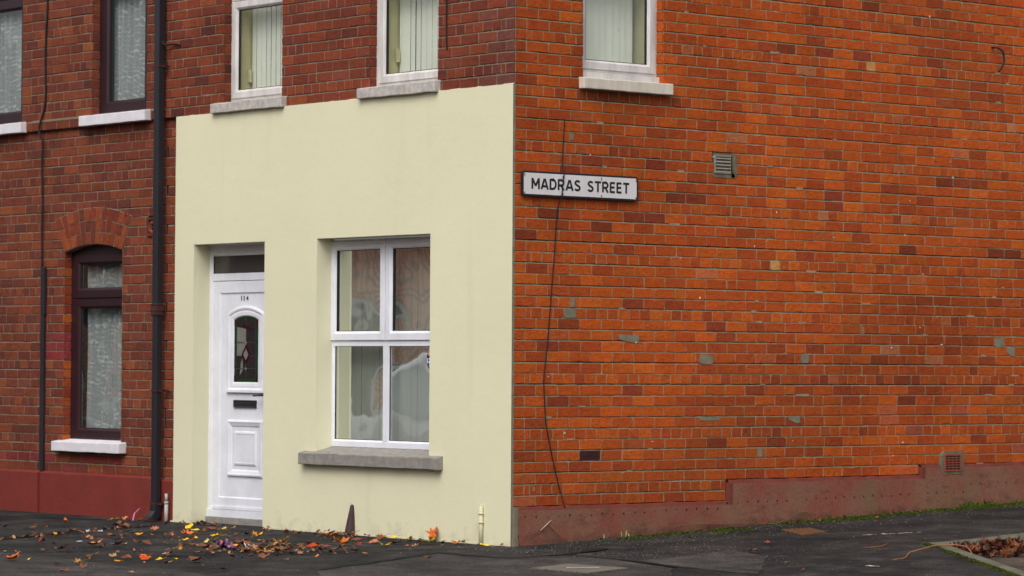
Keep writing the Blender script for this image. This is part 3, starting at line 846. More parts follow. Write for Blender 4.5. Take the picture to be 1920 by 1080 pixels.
def blind(M, s0, s1, z0, z1, d, ang, parent, pitch=.068, wd=.0645, seed=0, gaps=()):
    m = MB(); r = random.Random(seed); s = s0; i = 0
    while s < s1:
        a = R(ang+r.uniform(-4, 4)); c_, q = math.cos(a)*wd/2, math.sin(a)*wd/2
        n = 6
        for k in range(n):                      # shallow S-curve across the slat
            def pt(t):
                bow = .006*math.cos(t*math.pi)
                return (s+c_*(2*t-1)-math.sin(a)*bow, d+q*(2*t-1)+math.cos(a)*bow)
            (xa, da), (xb, db) = pt(k/n), pt((k+1)/n)
            m.face([M(xa, da, z0), M(xb, db, z0), M(xb, db, z1), M(xa, da, z1)], 0, GREY, True)
        s += pitch; i += 1
        if i in gaps: s += pitch*.5
    # bottom chain
    return m.build('vertical_blind', BLIND, parent)
def lace(M, s0, s1, z0, z1, d, parent, seed=0):
    m = MB(); r = random.Random(seed); n = int((s1-s0)/.012); ph = r.uniform(0, 6)
    X = [s0+(s1-s0)*i/n for i in range(n+1)]
    D = [d+.020*math.sin(x*70+ph+2*math.sin(x*9))+.008*math.sin(x*23) for x in X]
    nz = 8
    vs = [M(X[i], D[i]*(1)+.004*math.sin(j+X[i]*20), z0+(z1-z0)*j/nz) for j in range(nz+1) for i in range(n+1)]
    fs = [(j*(n+1)+i, j*(n+1)+i+1, (j+1)*(n+1)+i+1, (j+1)*(n+1)+i) for j in range(nz) for i in range(n)]
    m.mesh(vs, fs, 0, GREY, True); return m.build('lace_curtain', LACE, parent)

# upper white windows of the corner house
def white_upper(M, so0, so1, label, parent, blind_range, ang, seed, gmat, sub=False):
    z0 = 3.465 if not sub else 3.515; M0 = M
    def M(s, d, z): return M0(s, d-.06, z)      # frames stand 8 cm behind the brick face
    m = MB(); m.frame(M, so0, so1, z0, 4.92, PROF)
    m.box(M, so0+.056, so1-.056, .141, .185, 4.262, 4.318)
    casement(m, M, so0+.046, so1-.046, z0+.020, 4.290); casement(m, M, so0+.046, so1-.046, 4.294, 4.905)
    if sub: m.box(M, so0+.01, so1-.01, .10, .16, 3.452, 3.512, 0)
    o = m.build('window', [UPVC_OLD, RUBBER], parent); o['label'] = label
    glaze(M, so0+.112, so1-.112, z0+.085, 4.225, .155, gmat, o); glaze(M, so0+.112, so1-.112, 4.36, 4.84, .155, gmat, o)
    room(M, so0+.075, so1-.075, z0+.03, 4.9, o)
    blind(M, so0+.075+blind_range[0], so1-.075-blind_range[1], z0+.05, 4.88, .30, ang, o, seed=seed)
    return o
wv = white_upper(MA, -3.789, -2.916, 'white window with half closed blind, left of the two over the cream wall', CR, (.05, .01), 8, 1, GLASS_UP)
sill(MA, -3.876, -2.874, 3.366, 3.447, -.058, .09, SILL_PALE, wv, zback=3.468, seed=2, rag=.003)
m = MB(); m.box(MA, -3.708, -3.675, .205, .225, 3.63, 3.735); m.build('blind_weight', simple('yellowed_plastic', S(204, 196, 156), .5), wv)
wv = white_upper(MA, -1.790, -.908, 'white window with vertical blind, right of the two over the cream wall', CR, (.05, .01), 8, 2, GLASS_UP)
sill(MA, -1.863, -.885, 3.365, 3.447, -.058, .09, SILL_PALE, wv, zback=3.468, seed=3, rag=.003)
m = MB(); m.box(MA, -1.705, -1.675, .205, .225, 3.66, 3.765); m.build('blind_weight', bpy.data.materials['yellowed_plastic'], wv)
wv = white_upper(MBm, .642, 1.502, 'white window set in the orange brick side wall', CR, (.01, .06), 5, 5, GLASS_UP, True)
sill(MBm, .624, 1.536, 3.372, 3.456, -.058, .09, SILL_CREAMY, wv, zback=3.47, seed=4, rag=.002)
m = MB(); m.tube([MBm(1.35-.10*math.sin(t*.16), .30, 3.80+.20*(t/9)) for t in range(10)], .007, 6, 0); m.build('blind_cord', UPVC, wv)

# ground floor window
m = MB(); s0, s1 = -2.453, -.985
m.frame(MA, s0, s1, .641, 2.280, [(0, .19), (0, .142), (.004, .138), (.046, .138), (.060, .150), (.060, .19)])
mid = (s0+s1)/2
m.box(MA, s0+.055, s1-.055, .139, .188, 1.440, 1.492)
m.box(MA, mid-.036, mid+.036, .140, .188, .695, 1.441); m.box(MA, mid-.02, mid+.02, .145, .188, 1.49, 2.23)
casement(m, MA, s0+.012, mid-.006, 1.484, 2.272, .072, .124); casement(m, MA, mid+.006, s1-.012, 1.484, 2.272, .072, .124)
for (a, b) in ((s0+.058, mid-.034), (mid+.034, s1-.058)): m.frame(MA, a, b, .699, 1.442, [(0, .150), (.006, .152), (.006, .17)], 1)
wv = m.build('window', [UPVC, RUBBER], CR); wv['label'] = 'large white four pane window in the cream wall'
for (a, b, c, e) in ((s0+.085, mid-.08, 1.555, 2.20), (mid+.08, s1-.085, 1.555, 2.20), (s0+.06, mid-.034, .700, 1.440), (mid+.034, s1-.06, .700, 1.440)):
    glaze(MA, a, b, c, e, .156, GLASS, wv)
room(MA, s0+.06, s1-.06, .67, 2.25, wv)
blind(MA, -2.35, -1.03, .69, 2.24, .29, 9, wv, .080, .0780, 9)
sill(MA, -2.573, -.80, .503, .592, -.080, .15, SILL_GREY, wv, zback=.643, seed=6, rag=.004)
# round sticker inside the right lower pane: rainbow over white words on purple
STK = attr_material('printed_sticker', .4, .4, .05, 20, 0)
m = MB(); sx, sz, rx, rz = -1.142, 1.335, .088, .093
ell = lambda kx, kz, n=32: [(sx+rx*kx*math.cos(2*math.pi*i/n), sz+rz*kz*math.sin(2*math.pi*i/n)) for i in range(n)]
m.poly(MA, ell(1, 1), .1548, 0, S(200, 196, 214)); m.poly(MA, ell(.965, .965), .1544, 0, S(40, 30, 100))
for i, c in enumerate((S(206, 60, 50), S(226, 140, 50), S(222, 206, 80), S(90, 160, 90), S(80, 120, 200))):
    ro, ri = .92-i*.055, .865-i*.055; seg = 14
    for k in range(seg):
        t0 = R(28+124*k/seg); t1 = R(28+124*(k+1)/seg)
        m.face([MA(sx+rx*q*math.cos(t), .1540, sz+rz*q*math.sin(t)) for q, t in ((ri, t0), (ro, t0), (ro, t1), (ri, t1))][::-1], 0, c)
text_mesh(m, MA, 'THANK', sx-.046, sx+.046, sz+.036, sz+.052, .1536, 0, .02, 1, S(235, 235, 240))
text_mesh(m, MA, 'YOU', sx-.026, sx+.026, sz+.014, sz+.030, .1536, 0, .02, 1, S(235, 235, 240))
m.box(MA, sx-.074, sx+.074, .1532, .1539, sz-.027, sz+.009, 0, S(235, 235, 240))
text_mesh(m, MA, 'NHS', sx-.066, sx+.066, sz-.023, sz+.005, .1526, 0, .03, 1, S(40, 30, 100))
text_mesh(m, MA, 'HEROES', sx-.05, sx+.05, sz-.052, sz-.036, .1536, 0, .02, 1, S(235, 235, 240))
tag(m.build('window_sticker', STK), 'round purple rainbow sticker with white words inside the lower right pane', 'sticker')

# purple windows of the neighbour
def purple_upper(so0, so1, seed, label):
    def MA(s, d, z): return (s, d-.06, z)
    m = MB(); m.frame(MA, so0, so1, 3.472, 5.22, [(0, .2), (0, .145), (.004, .138), (.085, .138), (.095, .150), (.095, .2)])
    m.box(MA, so0+.09, so1-.09, .142, .19, 4.60, 4.66)
    casement(m, MA, so0+.09, so1-.09, 3.475, 4.61, .10, .130); casement(m, MA, so0+.09, so1-.09, 4.614, 5.205, .10, .130)
    o = m.build('window', [PURPLE, RUBBER], NB); o['label'] = label
    glaze(MA, so0+.18, so1-.18, 3.565, 4.525, .156, GLASS_UP, o); glaze(MA, so0+.18, so1-.18, 4.70, 5.12, .156, GLASS_UP, o)
    room(MA, so0+.12, so1-.12, 3.5, 5.2, o); lace(MA, so0+.14, so1-.14, 3.52, 5.18, .235, o, seed)
    return o
o = purple_upper(-5.820, -4.877, 3, 'dark maroon window with lace curtain next to the downpipe')
sill(MA, -5.898, -4.853, 3.366, 3.455, -.060, .09, SILL_WHITE, o, zback=3.474, seed=7, rag=.002)
o = purple_upper(-7.848, -6.905, 4, 'dark maroon window with lace curtain at the far left edge')
sill(MA, -7.92, -6.870, 3.366, 3.457, -.060, .09, SILL_WHITE, o, zback=3.474, seed=8, rag=.002)
def ML(s, d, z): return (s, d-.048, z)
m = MB(); so0, so1 = -6.262, -5.226
m.frame(ML, so0, so1, .622, 2.275, [(0, .2), (0, .150), (.004, .145), (.085, .145), (.098, .158), (.098, .2)])
m.slab(ML, [(PL[0]-.05, 2.262), (PL[1]+.05, 2.262), (PL[1]+.05, 2.36), (PL[0]-.05, 2.36)], .153, .2)
m.box(ML, so0+.09, so1-.09, .150, .19, 1.838, 1.895)
casement(m, ML, so0+.085, so1-.085, 1.866, 2.250, .085, .135); casement(m, ML, so0+.085, so1-.085, .636, 1.862, .085, .142)
o = m.build('window', [PURPLE, RUBBER], NB); o['label'] = 'dark maroon arched ground floor window with lace curtain'
glaze(ML, so0+.165, so1-.165, .715, 1.785, .165, GLASS_UP, o); glaze(ML, so0+.165, so1-.165, 1.945, 2.17, .165, GLASS_UP, o)
room(ML, so0+.12, so1-.12, .65, 2.25, o, d0=.21); lace(ML, so0+.14, so1-.13, .67, 2.24, .25, o, 8)
sill(MA, -6.312, -5.217, .517, .602, -.055, .11, SILL_WHITE, o, zback=.625, seed=9, rag=.002)
m = MB(); fx, fz = -5.735, 2.04
for pts in ([(0, -.02), (-.028, .02), (-.004, .115), (.018, .06), (.02, .02)], [(-.012, -.01), (-.055, .03), (-.095, .055), (-.07, -.005), (-.03, -.035)], [(.012, -.01), (.045, .0), (.09, .035), (.075, -.01), (.03, -.035)], [(-.018, -.03), (.018, -.03), (.008, -.075), (-.008, -.075)], [(.0, -.082), (.016, -.095), (0, -.11), (-.016, -.095)]):
    m.slab(ML, [(fx+a*.62, fz+b*.62) for a, b in pts], .160, .1645, 0, S(128, 132, 130))
m.build('bevelled_glass_motif', attr_material('bevelled_glass', .1, .8, .3, 60, 0), o)

# front door
m = MB(); D0 = -4.194; D1 = -3.070
m.frame(MA, D0, D1, .026, 2.283, [(0, .21), (0, .150), (.004, .145), (.075, .145), (.09, .158), (.09, .21)])
m.box(MA, D0+.085, D1-.085, .147, .2, 1.986, 2.046)
m.box(MA, D0-.0, D1, .130, .152, .022, .082)
dr = m.build('door', UPVC, CR); dr['label'] = 'white panelled front door with arched leaded light'
m = MB(); m.box(MA, D0, D1+.02, .118, .3, -.3, .021); m.build('threshold', SILL_GREY, dr, bevel=.004)
m = MB(); m.frame(MA, D0+.088, D1-.088, 2.046, 2.225, [(0, .152), (.006, .156), (.006, .17)]); 
m.face([MA(D0+.09, .160, 2.048), MA(D1-.09, .160, 2.048), MA(D1-.09, .160, 2.222), MA(D0+.09, .160, 2.222)])
t = NT('dark_fanlight_glass'); t.col(S(58, 58, 56)); t.rough(.16, .5); m.build('fanlight', t.m, dr)
m = MB(); l0, l1 = D0+.096, D1-.096
m.sweep(MA, [(l0, .088), (l1, .088), (l1, 1.980), (l0, 1.980)], [(0, .19), (0, .152), (.004, .148), (.094, .148), (.100, .156), (.100, .158), (.104, .160)])
m.box(MA, l0+.1, l1-.1, .160, .19, .18, 1.89)
m.box(MA, l0+.01, l1-.01, .138, .150, .089, .112); m.box(MA, l0+.1, l1-.1, .150, .161, .170, .185)
cxd = (l0+l1)/2
def arch_outline(a, b, z0, zs, rise, n=14):
    h = (b-a)/2; c = (a+b)/2; pts = [(a, z0), (b, z0)]
    rr = (h*h+rise*rise)/(2*rise); zc = zs+rise-rr; an = math.asin(h/rr)
    return pts+[(c+rr*math.sin(an*(1-2*i/n)), zc+rr*math.cos(an*(1-2*i/n))) for i in range(n+1)]
gw = .17
m.sweep(MA, arch_outline(cxd-gw-.088, cxd+gw+.088, 1.060, 1.712, .062), [(0, .161), (.004, .147), (.016, .143), (.03, .147), (.036, .152), (.05, .150), (.075, .152), (.086, .160)])
m.box(MA, cxd-gw-.098, cxd+gw+.098, .138, .16, 1.058, 1.078)
pw = .25
m.sweep(MA, [(cxd-pw, .362), (cxd+pw, .362), (cxd+pw, .830), (cxd-pw, .830)], [(0, .161), (.004, .146), (.016, .142), (.03, .148), (.045, .152), (.06, .161)])
m.sweep(MA, [(cxd-pw+.095, .455), (cxd+pw-.095, .455), (cxd+pw-.095, .738), (cxd-pw+.095, .738)], [(0, .161), (.004, .152), (.018, .148), (.03, .1505), (.0305, .1505)])
m.box(MA, cxd-pw+.125, cxd+pw-.125, .1505, .17, .485, .708)
m.build('door_leaf', UPVC, dr)
# leaded light
t = NT('leaded_glass_dark'); t.col(S(40, 36, 38)); t.rough(.08, .6); t.bump(t.noise(9, 2, .5), .006); LG = t.m
t = NT('green_glass'); t.col(S(18, 56, 26)); t.rough(.15, .6); GG = t.m
t = NT('red_glass'); t.col(S(52, 14, 17)); t.rough(.15, .6); RG = t.m
t = NT('lead_came'); t.col(S(50, 50, 54)); t.rough(.4, .5); LC = t.m
t = NT('bevel_and_reflection_glass'); t.col(S(112, 112, 106)); t.rough(.12, .6); t.bump(t.noise(14, 3, .6), .01); CB = t.m
m = MB(); go = arch_outline(cxd-gw, cxd+gw, 1.145, 1.652, .052)
m.poly(MA, go, .158, 0)
m.sweep(MA, go, [(0, .157), (.028, .157)], 1)
for sx_, zz in ((-1, 1.145), (1, 1.145), (-1, 1.610), (1, 1.610)): m.box(MA, min(cxd+sx_*gw, cxd+sx_*(gw-.03)), max(cxd+sx_*gw, cxd+sx_*(gw-.03)), .1555, .157, zz, zz+.05, 2)
m.poly(MA, [(cxd-.132, 1.36), (cxd-.005, 1.36), (cxd-.005, 1.585), (cxd-.132, 1.60)], .1573, 4)  # pale patches paint a bright reflection into the left half of the light
m.poly(MA, [(cxd-.09, 1.20), (cxd-.04, 1.25), (cxd-.055, 1.34), (cxd-.075, 1.30)], .1573, 4)
for zz in (1.255, 1.36, 1.47): m.box(MA, cxd-gw+.03, cxd+gw-.03, .1555, .157, zz-.003, zz+.003, 3)
m.box(MA, cxd-.003, cxd+.003, .1555, .157, 1.17, 1.68, 3)
for a in (-gw+.028, gw-.034): m.box(MA, cxd+a, cxd+a+.005, .155, .1565, 1.17, 1.65, 3)
m.poly(MA, [(cxd, 1.29), (cxd+.062, 1.372), (cxd, 1.455), (cxd-.062, 1.372)], .1552, 2)
m.poly(MA, [(cxd, 1.325), (cxd+.036, 1.372), (cxd, 1.42), (cxd-.036, 1.372)], .1546, 4)
m.poly(MA, [(cxd-.07, 1.60), (cxd+.07, 1.572), (cxd+.09, 1.582), (cxd-.02, 1.622)], .1552, 2)
for zz in (1.255, 1.47): m.poly(MA, [(cxd, zz-.016), (cxd+.016, zz), (cxd, zz+.016), (cxd-.016, zz)], .1546, 4)
m.build('leaded_light', [LG, GG, RG, LC, CB], dr)
m = MB(); m.box(MA, cxd-.165, cxd+.155, .150, .165, .932, .996); m.sweep(MA, [(cxd-.165, .932), (cxd+.155, .932), (cxd+.155, .996), (cxd-.165, .996)], [(0, .151), (.003, .144), (.010, .144), (.014, .149)])
m.box(MA, cxd-.145, cxd+.135, .1465, .151, .950, .976); m.build('letter_plate', BLACKP, dr, bevel=.002)
m = MB(); m.tube([MA(-3.27, .148, 1.040), MA(-3.27, .10, 1.040), MA(-3.30, .092, 1.042), MA(-3.43, .092, 1.036)], [.010, .010, .011, .009], 8)
m.box(MA, -3.29, -3.25, .138, .150, .94, 1.12); m.build('handle', BLACKP, dr)
for ch_, a_, b_ in (('1', -3.712, -3.698), ('1', -3.675, -3.661), ('4', -3.640, -3.606)):
    m = MB(); text_mesh(m, MA, ch_, a_, b_, 1.816, 1.858, .1585, 0, .02); m.build('house_digit', BLACKPAINT, dr)
# ---------------------------------------------------------------- fixtures on the walls
# street sign
sg = thing('street_sign', 'white street name sign with black border reading MADRAS STREET on the brick corner', 'street sign', None, (0, .65, 2.64))
def kid(mb_, name, mats, par, bevel=0):
    o = mb_.build(name, mats, None, bevel); off = Vector(par.location)
    for v in o.data.vertices: v.co -= off
    o.parent = par; return o
def rrect(s0, s1, z0, z1, rad, n=5):
    pts = []
    for (cx_, cz_, a) in ((s1-rad, z0+rad, -90), (s1-rad, z1-rad, 0), (s0+rad, z1-rad, 90), (s0+rad, z0+rad, 180)):
        for i in range(n+1):
            t = R(a+90*i/n); pts.append((cx_+rad*math.cos(t), cz_+rad*math.sin(t)))
    return pts
m = MB(); m.slab(MBm, rrect(.047, 1.201, 2.545, 2.733, .022), -.030, -.014); kid(m, 'backplate', BLACKPAINT, sg, .003)
m = MB(); m.poly(MBm, rrect(.064, 1.184, 2.561, 2.718, .010), -.0305); 
kid(m, 'face', WHITEPAINT, sg)
def arcp(cx_, cy_, rx_, ry_, a0_, a1_, n=9): return [(cx_+rx_*math.cos(R(a0_+(a1_-a0_)*i/n)), cy_+ry_*math.sin(R(a0_+(a1_-a0_)*i/n))) for i in range(n+1)]
# block capitals as strokes in a unit-high box: (width, [polylines])
GLYPH = {'M': (.92, [[(.09, 0), (.09, 1)], [(.12, .93), (.46, .28)], [(.46, .28), (.80, .93)], [(.83, 1), (.83, 0)]]),
 'A': (.86, [[(.06, 0), (.40, .98)], [(.46, .98), (.80, 0)], [(.20, .28), (.66, .28)]]),
 'D': (.80, [[(.09, 0), (.09, 1)], [(.09, .92), (.36, .92)]+arcp(.36, .5, .35, .42, 90, -90)+[(.09, .08)]]),
 'R': (.78, [[(.09, 0), (.09, 1)], [(.09, .92), (.40, .92)]+arcp(.40, .68, .26, .24, 90, -90)+[(.09, .44)], [(.38, .42), (.70, 0)]]),
 'S': (.72, [arcp(.36, .73, .26, .195, 25, 180, 8)+[(.12, .66), (.30, .53), (.42, .49), (.58, .38)]+arcp(.34, .27, .28, .195, 10, -160, 9)]),
 'T': (.74, [[(.0, .92), (.74, .92)], [(.37, .88), (.37, 0)]]),
 'E': (.66, [[(.09, 0), (.09, 1)], [(.13, .92), (.60, .92)], [(.13, .51), (.56, .51)], [(.13, .08), (.60, .08)]])}
def letter(ch, s0, k, z0, hgt, d, sw=.205):
    m = MB(); dd = d
    for ln in GLYPH[ch][1]:
        P_ = [Vector(p) for p in ln]; n = len(P_); Lf = []; Rg = []
        for i, p in enumerate(P_):
            t1 = (P_[i]-P_[i-1]).normalized() if i else (P_[1]-P_[0]).normalized()
            t2 = (P_[i+1]-P_[i]).normalized() if i < n-1 else t1
            n1 = Vector((-t1.y, t1.x)); n2 = Vector((-t2.y, t2.x)); b = (n1+n2).normalized(); b = b/max(.5, b.dot(n1))*sw/2
            Lf.append(p+b); Rg.append(p-b)
        vs = [MBm(s0+q.x*hgt*k, dd, z0+q.y*hgt) for q in Lf+Rg]
        m.mesh(vs, [(i, n+i, n+i+1, i+1) for i in range(n-1)]); dd -= .00015
    return m
def word(txt, s0, s1, z0, hgt, d):
    gap = .14; tot = sum(GLYPH[c][0] for c in txt)+gap*(len(txt)-1); k = (s1-s0)/(tot*hgt); x = s0
    for c in txt:
        kid(letter(c, x, k, z0, hgt, d), 'letter', BLACKPAINT, sg); x += (GLYPH[c][0]+gap)*hgt*k
SX = -.026
word('MADRAS', .164+SX, .645+SX, 2.600, .081, -.0315); word('STREET', .714+SX, 1.133+SX, 2.600, .081, -.0315)
for (s, z) in ((.098, 2.708), (.098, 2.572), (.47, 2.704), (.47, 2.572), (.853, 2.706), (.853, 2.574), (1.204, 2.706), (1.204, 2.572)):
    s += SX; m = MB()
    m.poly(MBm, [(s+.006*math.cos(q*math.pi/4), z+.006*math.sin(q*math.pi/4)) for q in range(8)], -.0325)
    m.poly(MBm, [(s+.004*math.cos(q), z-.010+.012*math.sin(q)) for q in [k*math.pi/4 for k in range(8)]], -.0309)
    kid(m, 'screw', RUST, sg)

# downpipe: square section
dp = thing('downpipe', 'tall black square rainwater downpipe between the brick house and the cream wall', 'downpipe', None, (-4.63, -.06, 0))
PX0, PX1, PD0, PD1 = -4.665, -4.594, -.092, -.027
m = MB(); m.box(MA, PX0, PX1, PD0, PD1, 1.72, 6.3); m.box(MA, PX0+.003, PX1-.003, PD0+.003, PD1-.003, .09, 1.72); kid(m, 'pipe', BLACKP, dp, .006)
m = MB(); m.box(MA, PX0-.006, PX1+.006, PD0-.006, PD1+.006, 1.70, 1.80); m.box(MA, PX0-.009, PX1+.009, PD0-.009, PD1+.009, 1.735, 1.752); m.box(MA, PX0-.009, PX1+.009, PD0-.009, PD1+.009, 1.785, 1.80); kid(m, 'collar', RUSTY, dp, .004)
for z in (3.80, 1.055, .10, 4.9):
    m = MB(); m.box(MA, PX0-.004, PX1+.004, PD0-.004, PD1+.004, z, z+.018); m.box(MA, PX1, PX1+.035, -.05, -.03, z, z+.018); m.box(MA, PX1+.018, PX1+.035, -.04, .02, z+.002, z+.016); kid(m, 'bracket', RUSTY, dp)
m = MB()
sec = [(PD0-.002, PD1+.002, .115), (PD0-.002, PD1+.002, .05), (PD0-.035, PD1+.0, .008), (PD0-.085, PD1-.035, -.022)]
vs = []
for a, b, z in sec: vs += [MA(PX0-.003, a, z), MA(PX1+.003, a, z), MA(PX1+.003, b, z), MA(PX0-.003, b, z)]
m.mesh(vs, [(i*4+k, i*4+(k+1) % 4, (i+1)*4+(k+1) % 4, (i+1)*4+k) for i in range(3) for k in range(4)]); kid(m, 'shoe', BLACKP, dp, .004)

def cable(name, label, cat, path, rad, mat, n=7):
    # smooth the path
    pts = [Vector(p) for p in path]; out = []
    for i in range(len(pts)-1):
        p0, p1, p2, p3 = pts[max(i-1, 0)], pts[i], pts[i+1], pts[min(i+2, len(pts)-1)]
        for k in range(6):
            t = k/6; out.append(.5*((2*p1)+(p2-p0)*t+(2*p0-5*p1+4*p2-p3)*t*t+(3*p1-p0-3*p2+p3)*t**3))
    out.append(pts[-1]); m = MB(); m.tube(out, rad, n)
    return tag(m.build(name, mat), label, cat)
o = cable('black_cable', 'black cable hanging down the dark brick house to the conduit', 'cable', [MA(-6.50, -.012, 6.2), MA(-6.505, -.012, 4.6), MA(-6.525, -.014, 4.25), MA(-6.535, -.012, 3.95), MA(-6.53, -.012, 3.62), MA(-6.60, -.022, 3.43), MA(-6.605, -.03, 3.36), MA(-6.57, -.012, 3.26), MA(-6.585, -.006, 3.05), MA(-6.57, -.006, 2.75), MA(-6.575, -.006, 2.45), MA(-6.565, -.006, 2.14)], .009, BLACKC)
m = MB(); m.box(MA, -6.578, -6.520, -.014, .016, 1.72, 2.150); m.box(MA, -6.585, -6.530, -.010, .016, .335, 1.72)
tag(m.build('cable_conduit', BLACKP, None, .006), 'black plastic conduit covering the lower cable on the dark brick', 'conduit')
cable('thin_cable', 'thin black cable ending on brick right of the upper white windows', 'cable', [MA(-.79, -.008, 5.9), MA(-.800, -.008, 4.6), MA(-.806, -.008, 4.1), MA(-.803, -.008, 3.72), MA(-.80, .012, 3.68)], .006, BLACKC)
cable('wire_stub', 'short black wire sticking out beside the downpipe', 'wire', [MA(-4.60, -.05, 4.015), MA(-4.56, -.05, 3.985), MA(-4.51, -.03, 3.99), MA(-4.44, -.014, 3.985), MA(-4.39, -.014, 3.975)], .009, BLACKC)
cable('wall_cable', 'thin black cable sagging down the orange wall behind the street sign', 'cable', [MBm(.482, .012, 3.15), MBm(.478, -.006, 3.11), MBm(.455, -.010, 2.82), MBm(.450, -.037, 2.725), MBm(.436, -.038, 2.63), MBm(.428, -.034, 2.55), MBm(.412, -.008, 2.45), MBm(.385, -.006, 2.12), MBm(.355, -.006, 1.80), MBm(.322, -.006, 1.45), MBm(.291, -.006, 1.20), MBm(.297, -.006, 1.04), MBm(.314, -.006, .865), MBm(.357, -.006, .683), MBm(.427, -.008, .44), MBm(.452, -.012, .36), MBm(.470, -.034, .262), MBm(.476, -.034, .238)], .0042, BLACKC)
cable('bent_hook', 'bent black metal hook in the orange wall at upper right', 'hook', [MBm(5.225, .02, 3.995), MBm(5.235, -.05, 3.99), MBm(5.275, -.075, 3.96), MBm(5.290, -.08, 3.90), MBm(5.285, -.08, 3.86), MBm(5.23, -.075, 3.785)], .0085, BLACKC)

# vents
BEDM = simple('dirty_mortar', S(112, 103, 84), .95, .4, 14, .004, 90, .15)
av = thing('air_vent', 'grey metal louvred air vent high in the orange wall', 'air vent', None, (0, 2.12, 2.87))
m = MB(); m.box(MBm, 2.012, 2.245, -.001, .02, 2.782, 2.958, 0); rv = random.Random(3); blob(m, MBm, 2.235, 2.87, .035, .10, -.002, 0, rv); blob(m, MBm, 2.12, 2.785, .125, .022, -.002, 0, rv); kid(m, 'mortar_bed', BEDM, av)
m = MB(); ZM = simple('zinc', S(140, 134, 124), .6, .3, 30, .002, 60)
m.frame(MBm, 2.020, 2.206, 2.798, 2.942, [(0, .01), (0, -.008), (.012, -.008), (.014, 0), (.014, .012)])
kid(m, 'vent_frame', ZM, av)
m = MB()
for k in range(5):
    z = 2.815+k*.026; m.mesh([MBm(2.034, -.010, z-.006), MBm(2.192, -.010, z-.006), MBm(2.192, .010, z+.014), MBm(2.034, .010, z+.014)], [(0, 1, 2, 3)]); m.mesh([MBm(2.034, -.010, z-.009), MBm(2.192, -.010, z-.009), MBm(2.192, -.010, z-.004), MBm(2.034, -.010, z-.004)], [(0, 1, 2, 3)])
m.box(MBm, 2.195, 2.206, -.008, .01, 2.80, 2.94); kid(m, 'louvre', ZM, av)
m = MB(); m.box(MBm, 2.03, 2.2, .014, .03, 2.8, 2.94); kid(m, 'vent_hole', RUBBER, av)
av = thing('air_vent', 'terracotta slotted air vent set in the plinth of the orange wall', 'air vent', None, (0, 4.72, .51))
TC = simple('terracotta', S(146, 72, 52), .8, .25, 25, .002, 60, .2)
m = MB(); rv = random.Random(6)
m.slab(MBm, [(4.585, .44), (4.615, .415), (4.84, .418), (4.865, .46), (4.862, .575), (4.84, .612), (4.62, .606), (4.59, .57)], -.031, .01); kid(m, 'mortar_bed', BEDM, av)
m = MB(); m.frame(MBm, 4.618, 4.822, .442, .582, [(0, .0), (0, -.038), (.012, -.038), (.013, -.028), (.013, .01)])
for k in range(1, 6): m.box(MBm, 4.63, 4.81, -.036, -.01, .452+k*.0205-.004, .452+k*.0205+.004)
for k in range(1, 4): m.box(MBm, 4.63+k*.045-.003, 4.63+k*.045+.003, -.034, -.01, .454, .57)
kid(m, 'vent_grille', TC, av)
m = MB(); m.box(MBm, 4.63, 4.81, -.033, -.0315, .454, .570); kid(m, 'vent_hole', RUBBER, av)
av = thing('air_vent', 'small ornamental terracotta vent in dark brick beside the downpipe', 'air vent', None, (-4.83, 0, 2.455))
m = MB(); m.frame(MA, -4.902, -4.755, 2.378, 2.533, [(0, .02), (0, .006), (.014, .006), (.02, .014), (.02, .03)]); kid(m, 'vent_frame', simple('dark_terracotta', S(96, 48, 36), .85, .3, 30, .002, 60, .2), av)
m = MB()
m.box(MA, -4.885, -4.77, .027, .029, 2.395, 2.515); kid(m, 'vent_hole', RUBBER, av)
m = MB(); cxv, czv = -4.828, 2.455
def ringtube(rr, a0_, a1_, ox, oz): m.tube([MA(cxv+ox+rr*math.cos(R(a0_+(a1_-a0_)*i/10)), .016, czv+oz+rr*math.sin(R(a0_+(a1_-a0_)*i/10))) for i in range(11)], .006, 6)
ringtube(.05, 0, 360, 0, 0); ringtube(.022, -60, 220, 0, .018); ringtube(.022, 120, 400, 0, -.018); ringtube(.03, 40, 140, 0, -.062); ringtube(.03, 220, 320, 0, .062)
kid(m, 'vent_grille', TC, av)

# small pipes and the pipe guard at the foot of the walls
m = MB(); x = -4.493; y = -.042
m.tube([(x, y, -.08), (x, y, .134)], .017, 12); m.tube([(x, y, .112), (x, y, .132)], .0192, 12); m.tube([(x, y, .13), (x-.002, y, .20)], .0135, 12)
tag(m.build('waste_pipe', GREYPIPE), 'short grey white plastic pipe standing beside the foot of the downpipe', 'pipe')
m = MB(); x = -.322; y = -.036
m.tube([(x, y, -.08), (x, y, .252)], .0160, 12); m.tube([(x, y, .251), (x, y, .262)], [.0155, .009], 12)
for z in (.120, .186): m.tube([(x, y, z), (x, y, z+.014)], .0205, 12)
tag(m.build('stub_pipe', CREAMPIPE), 'short cream painted stub pipe on the cream wall near the corner', 'pipe')
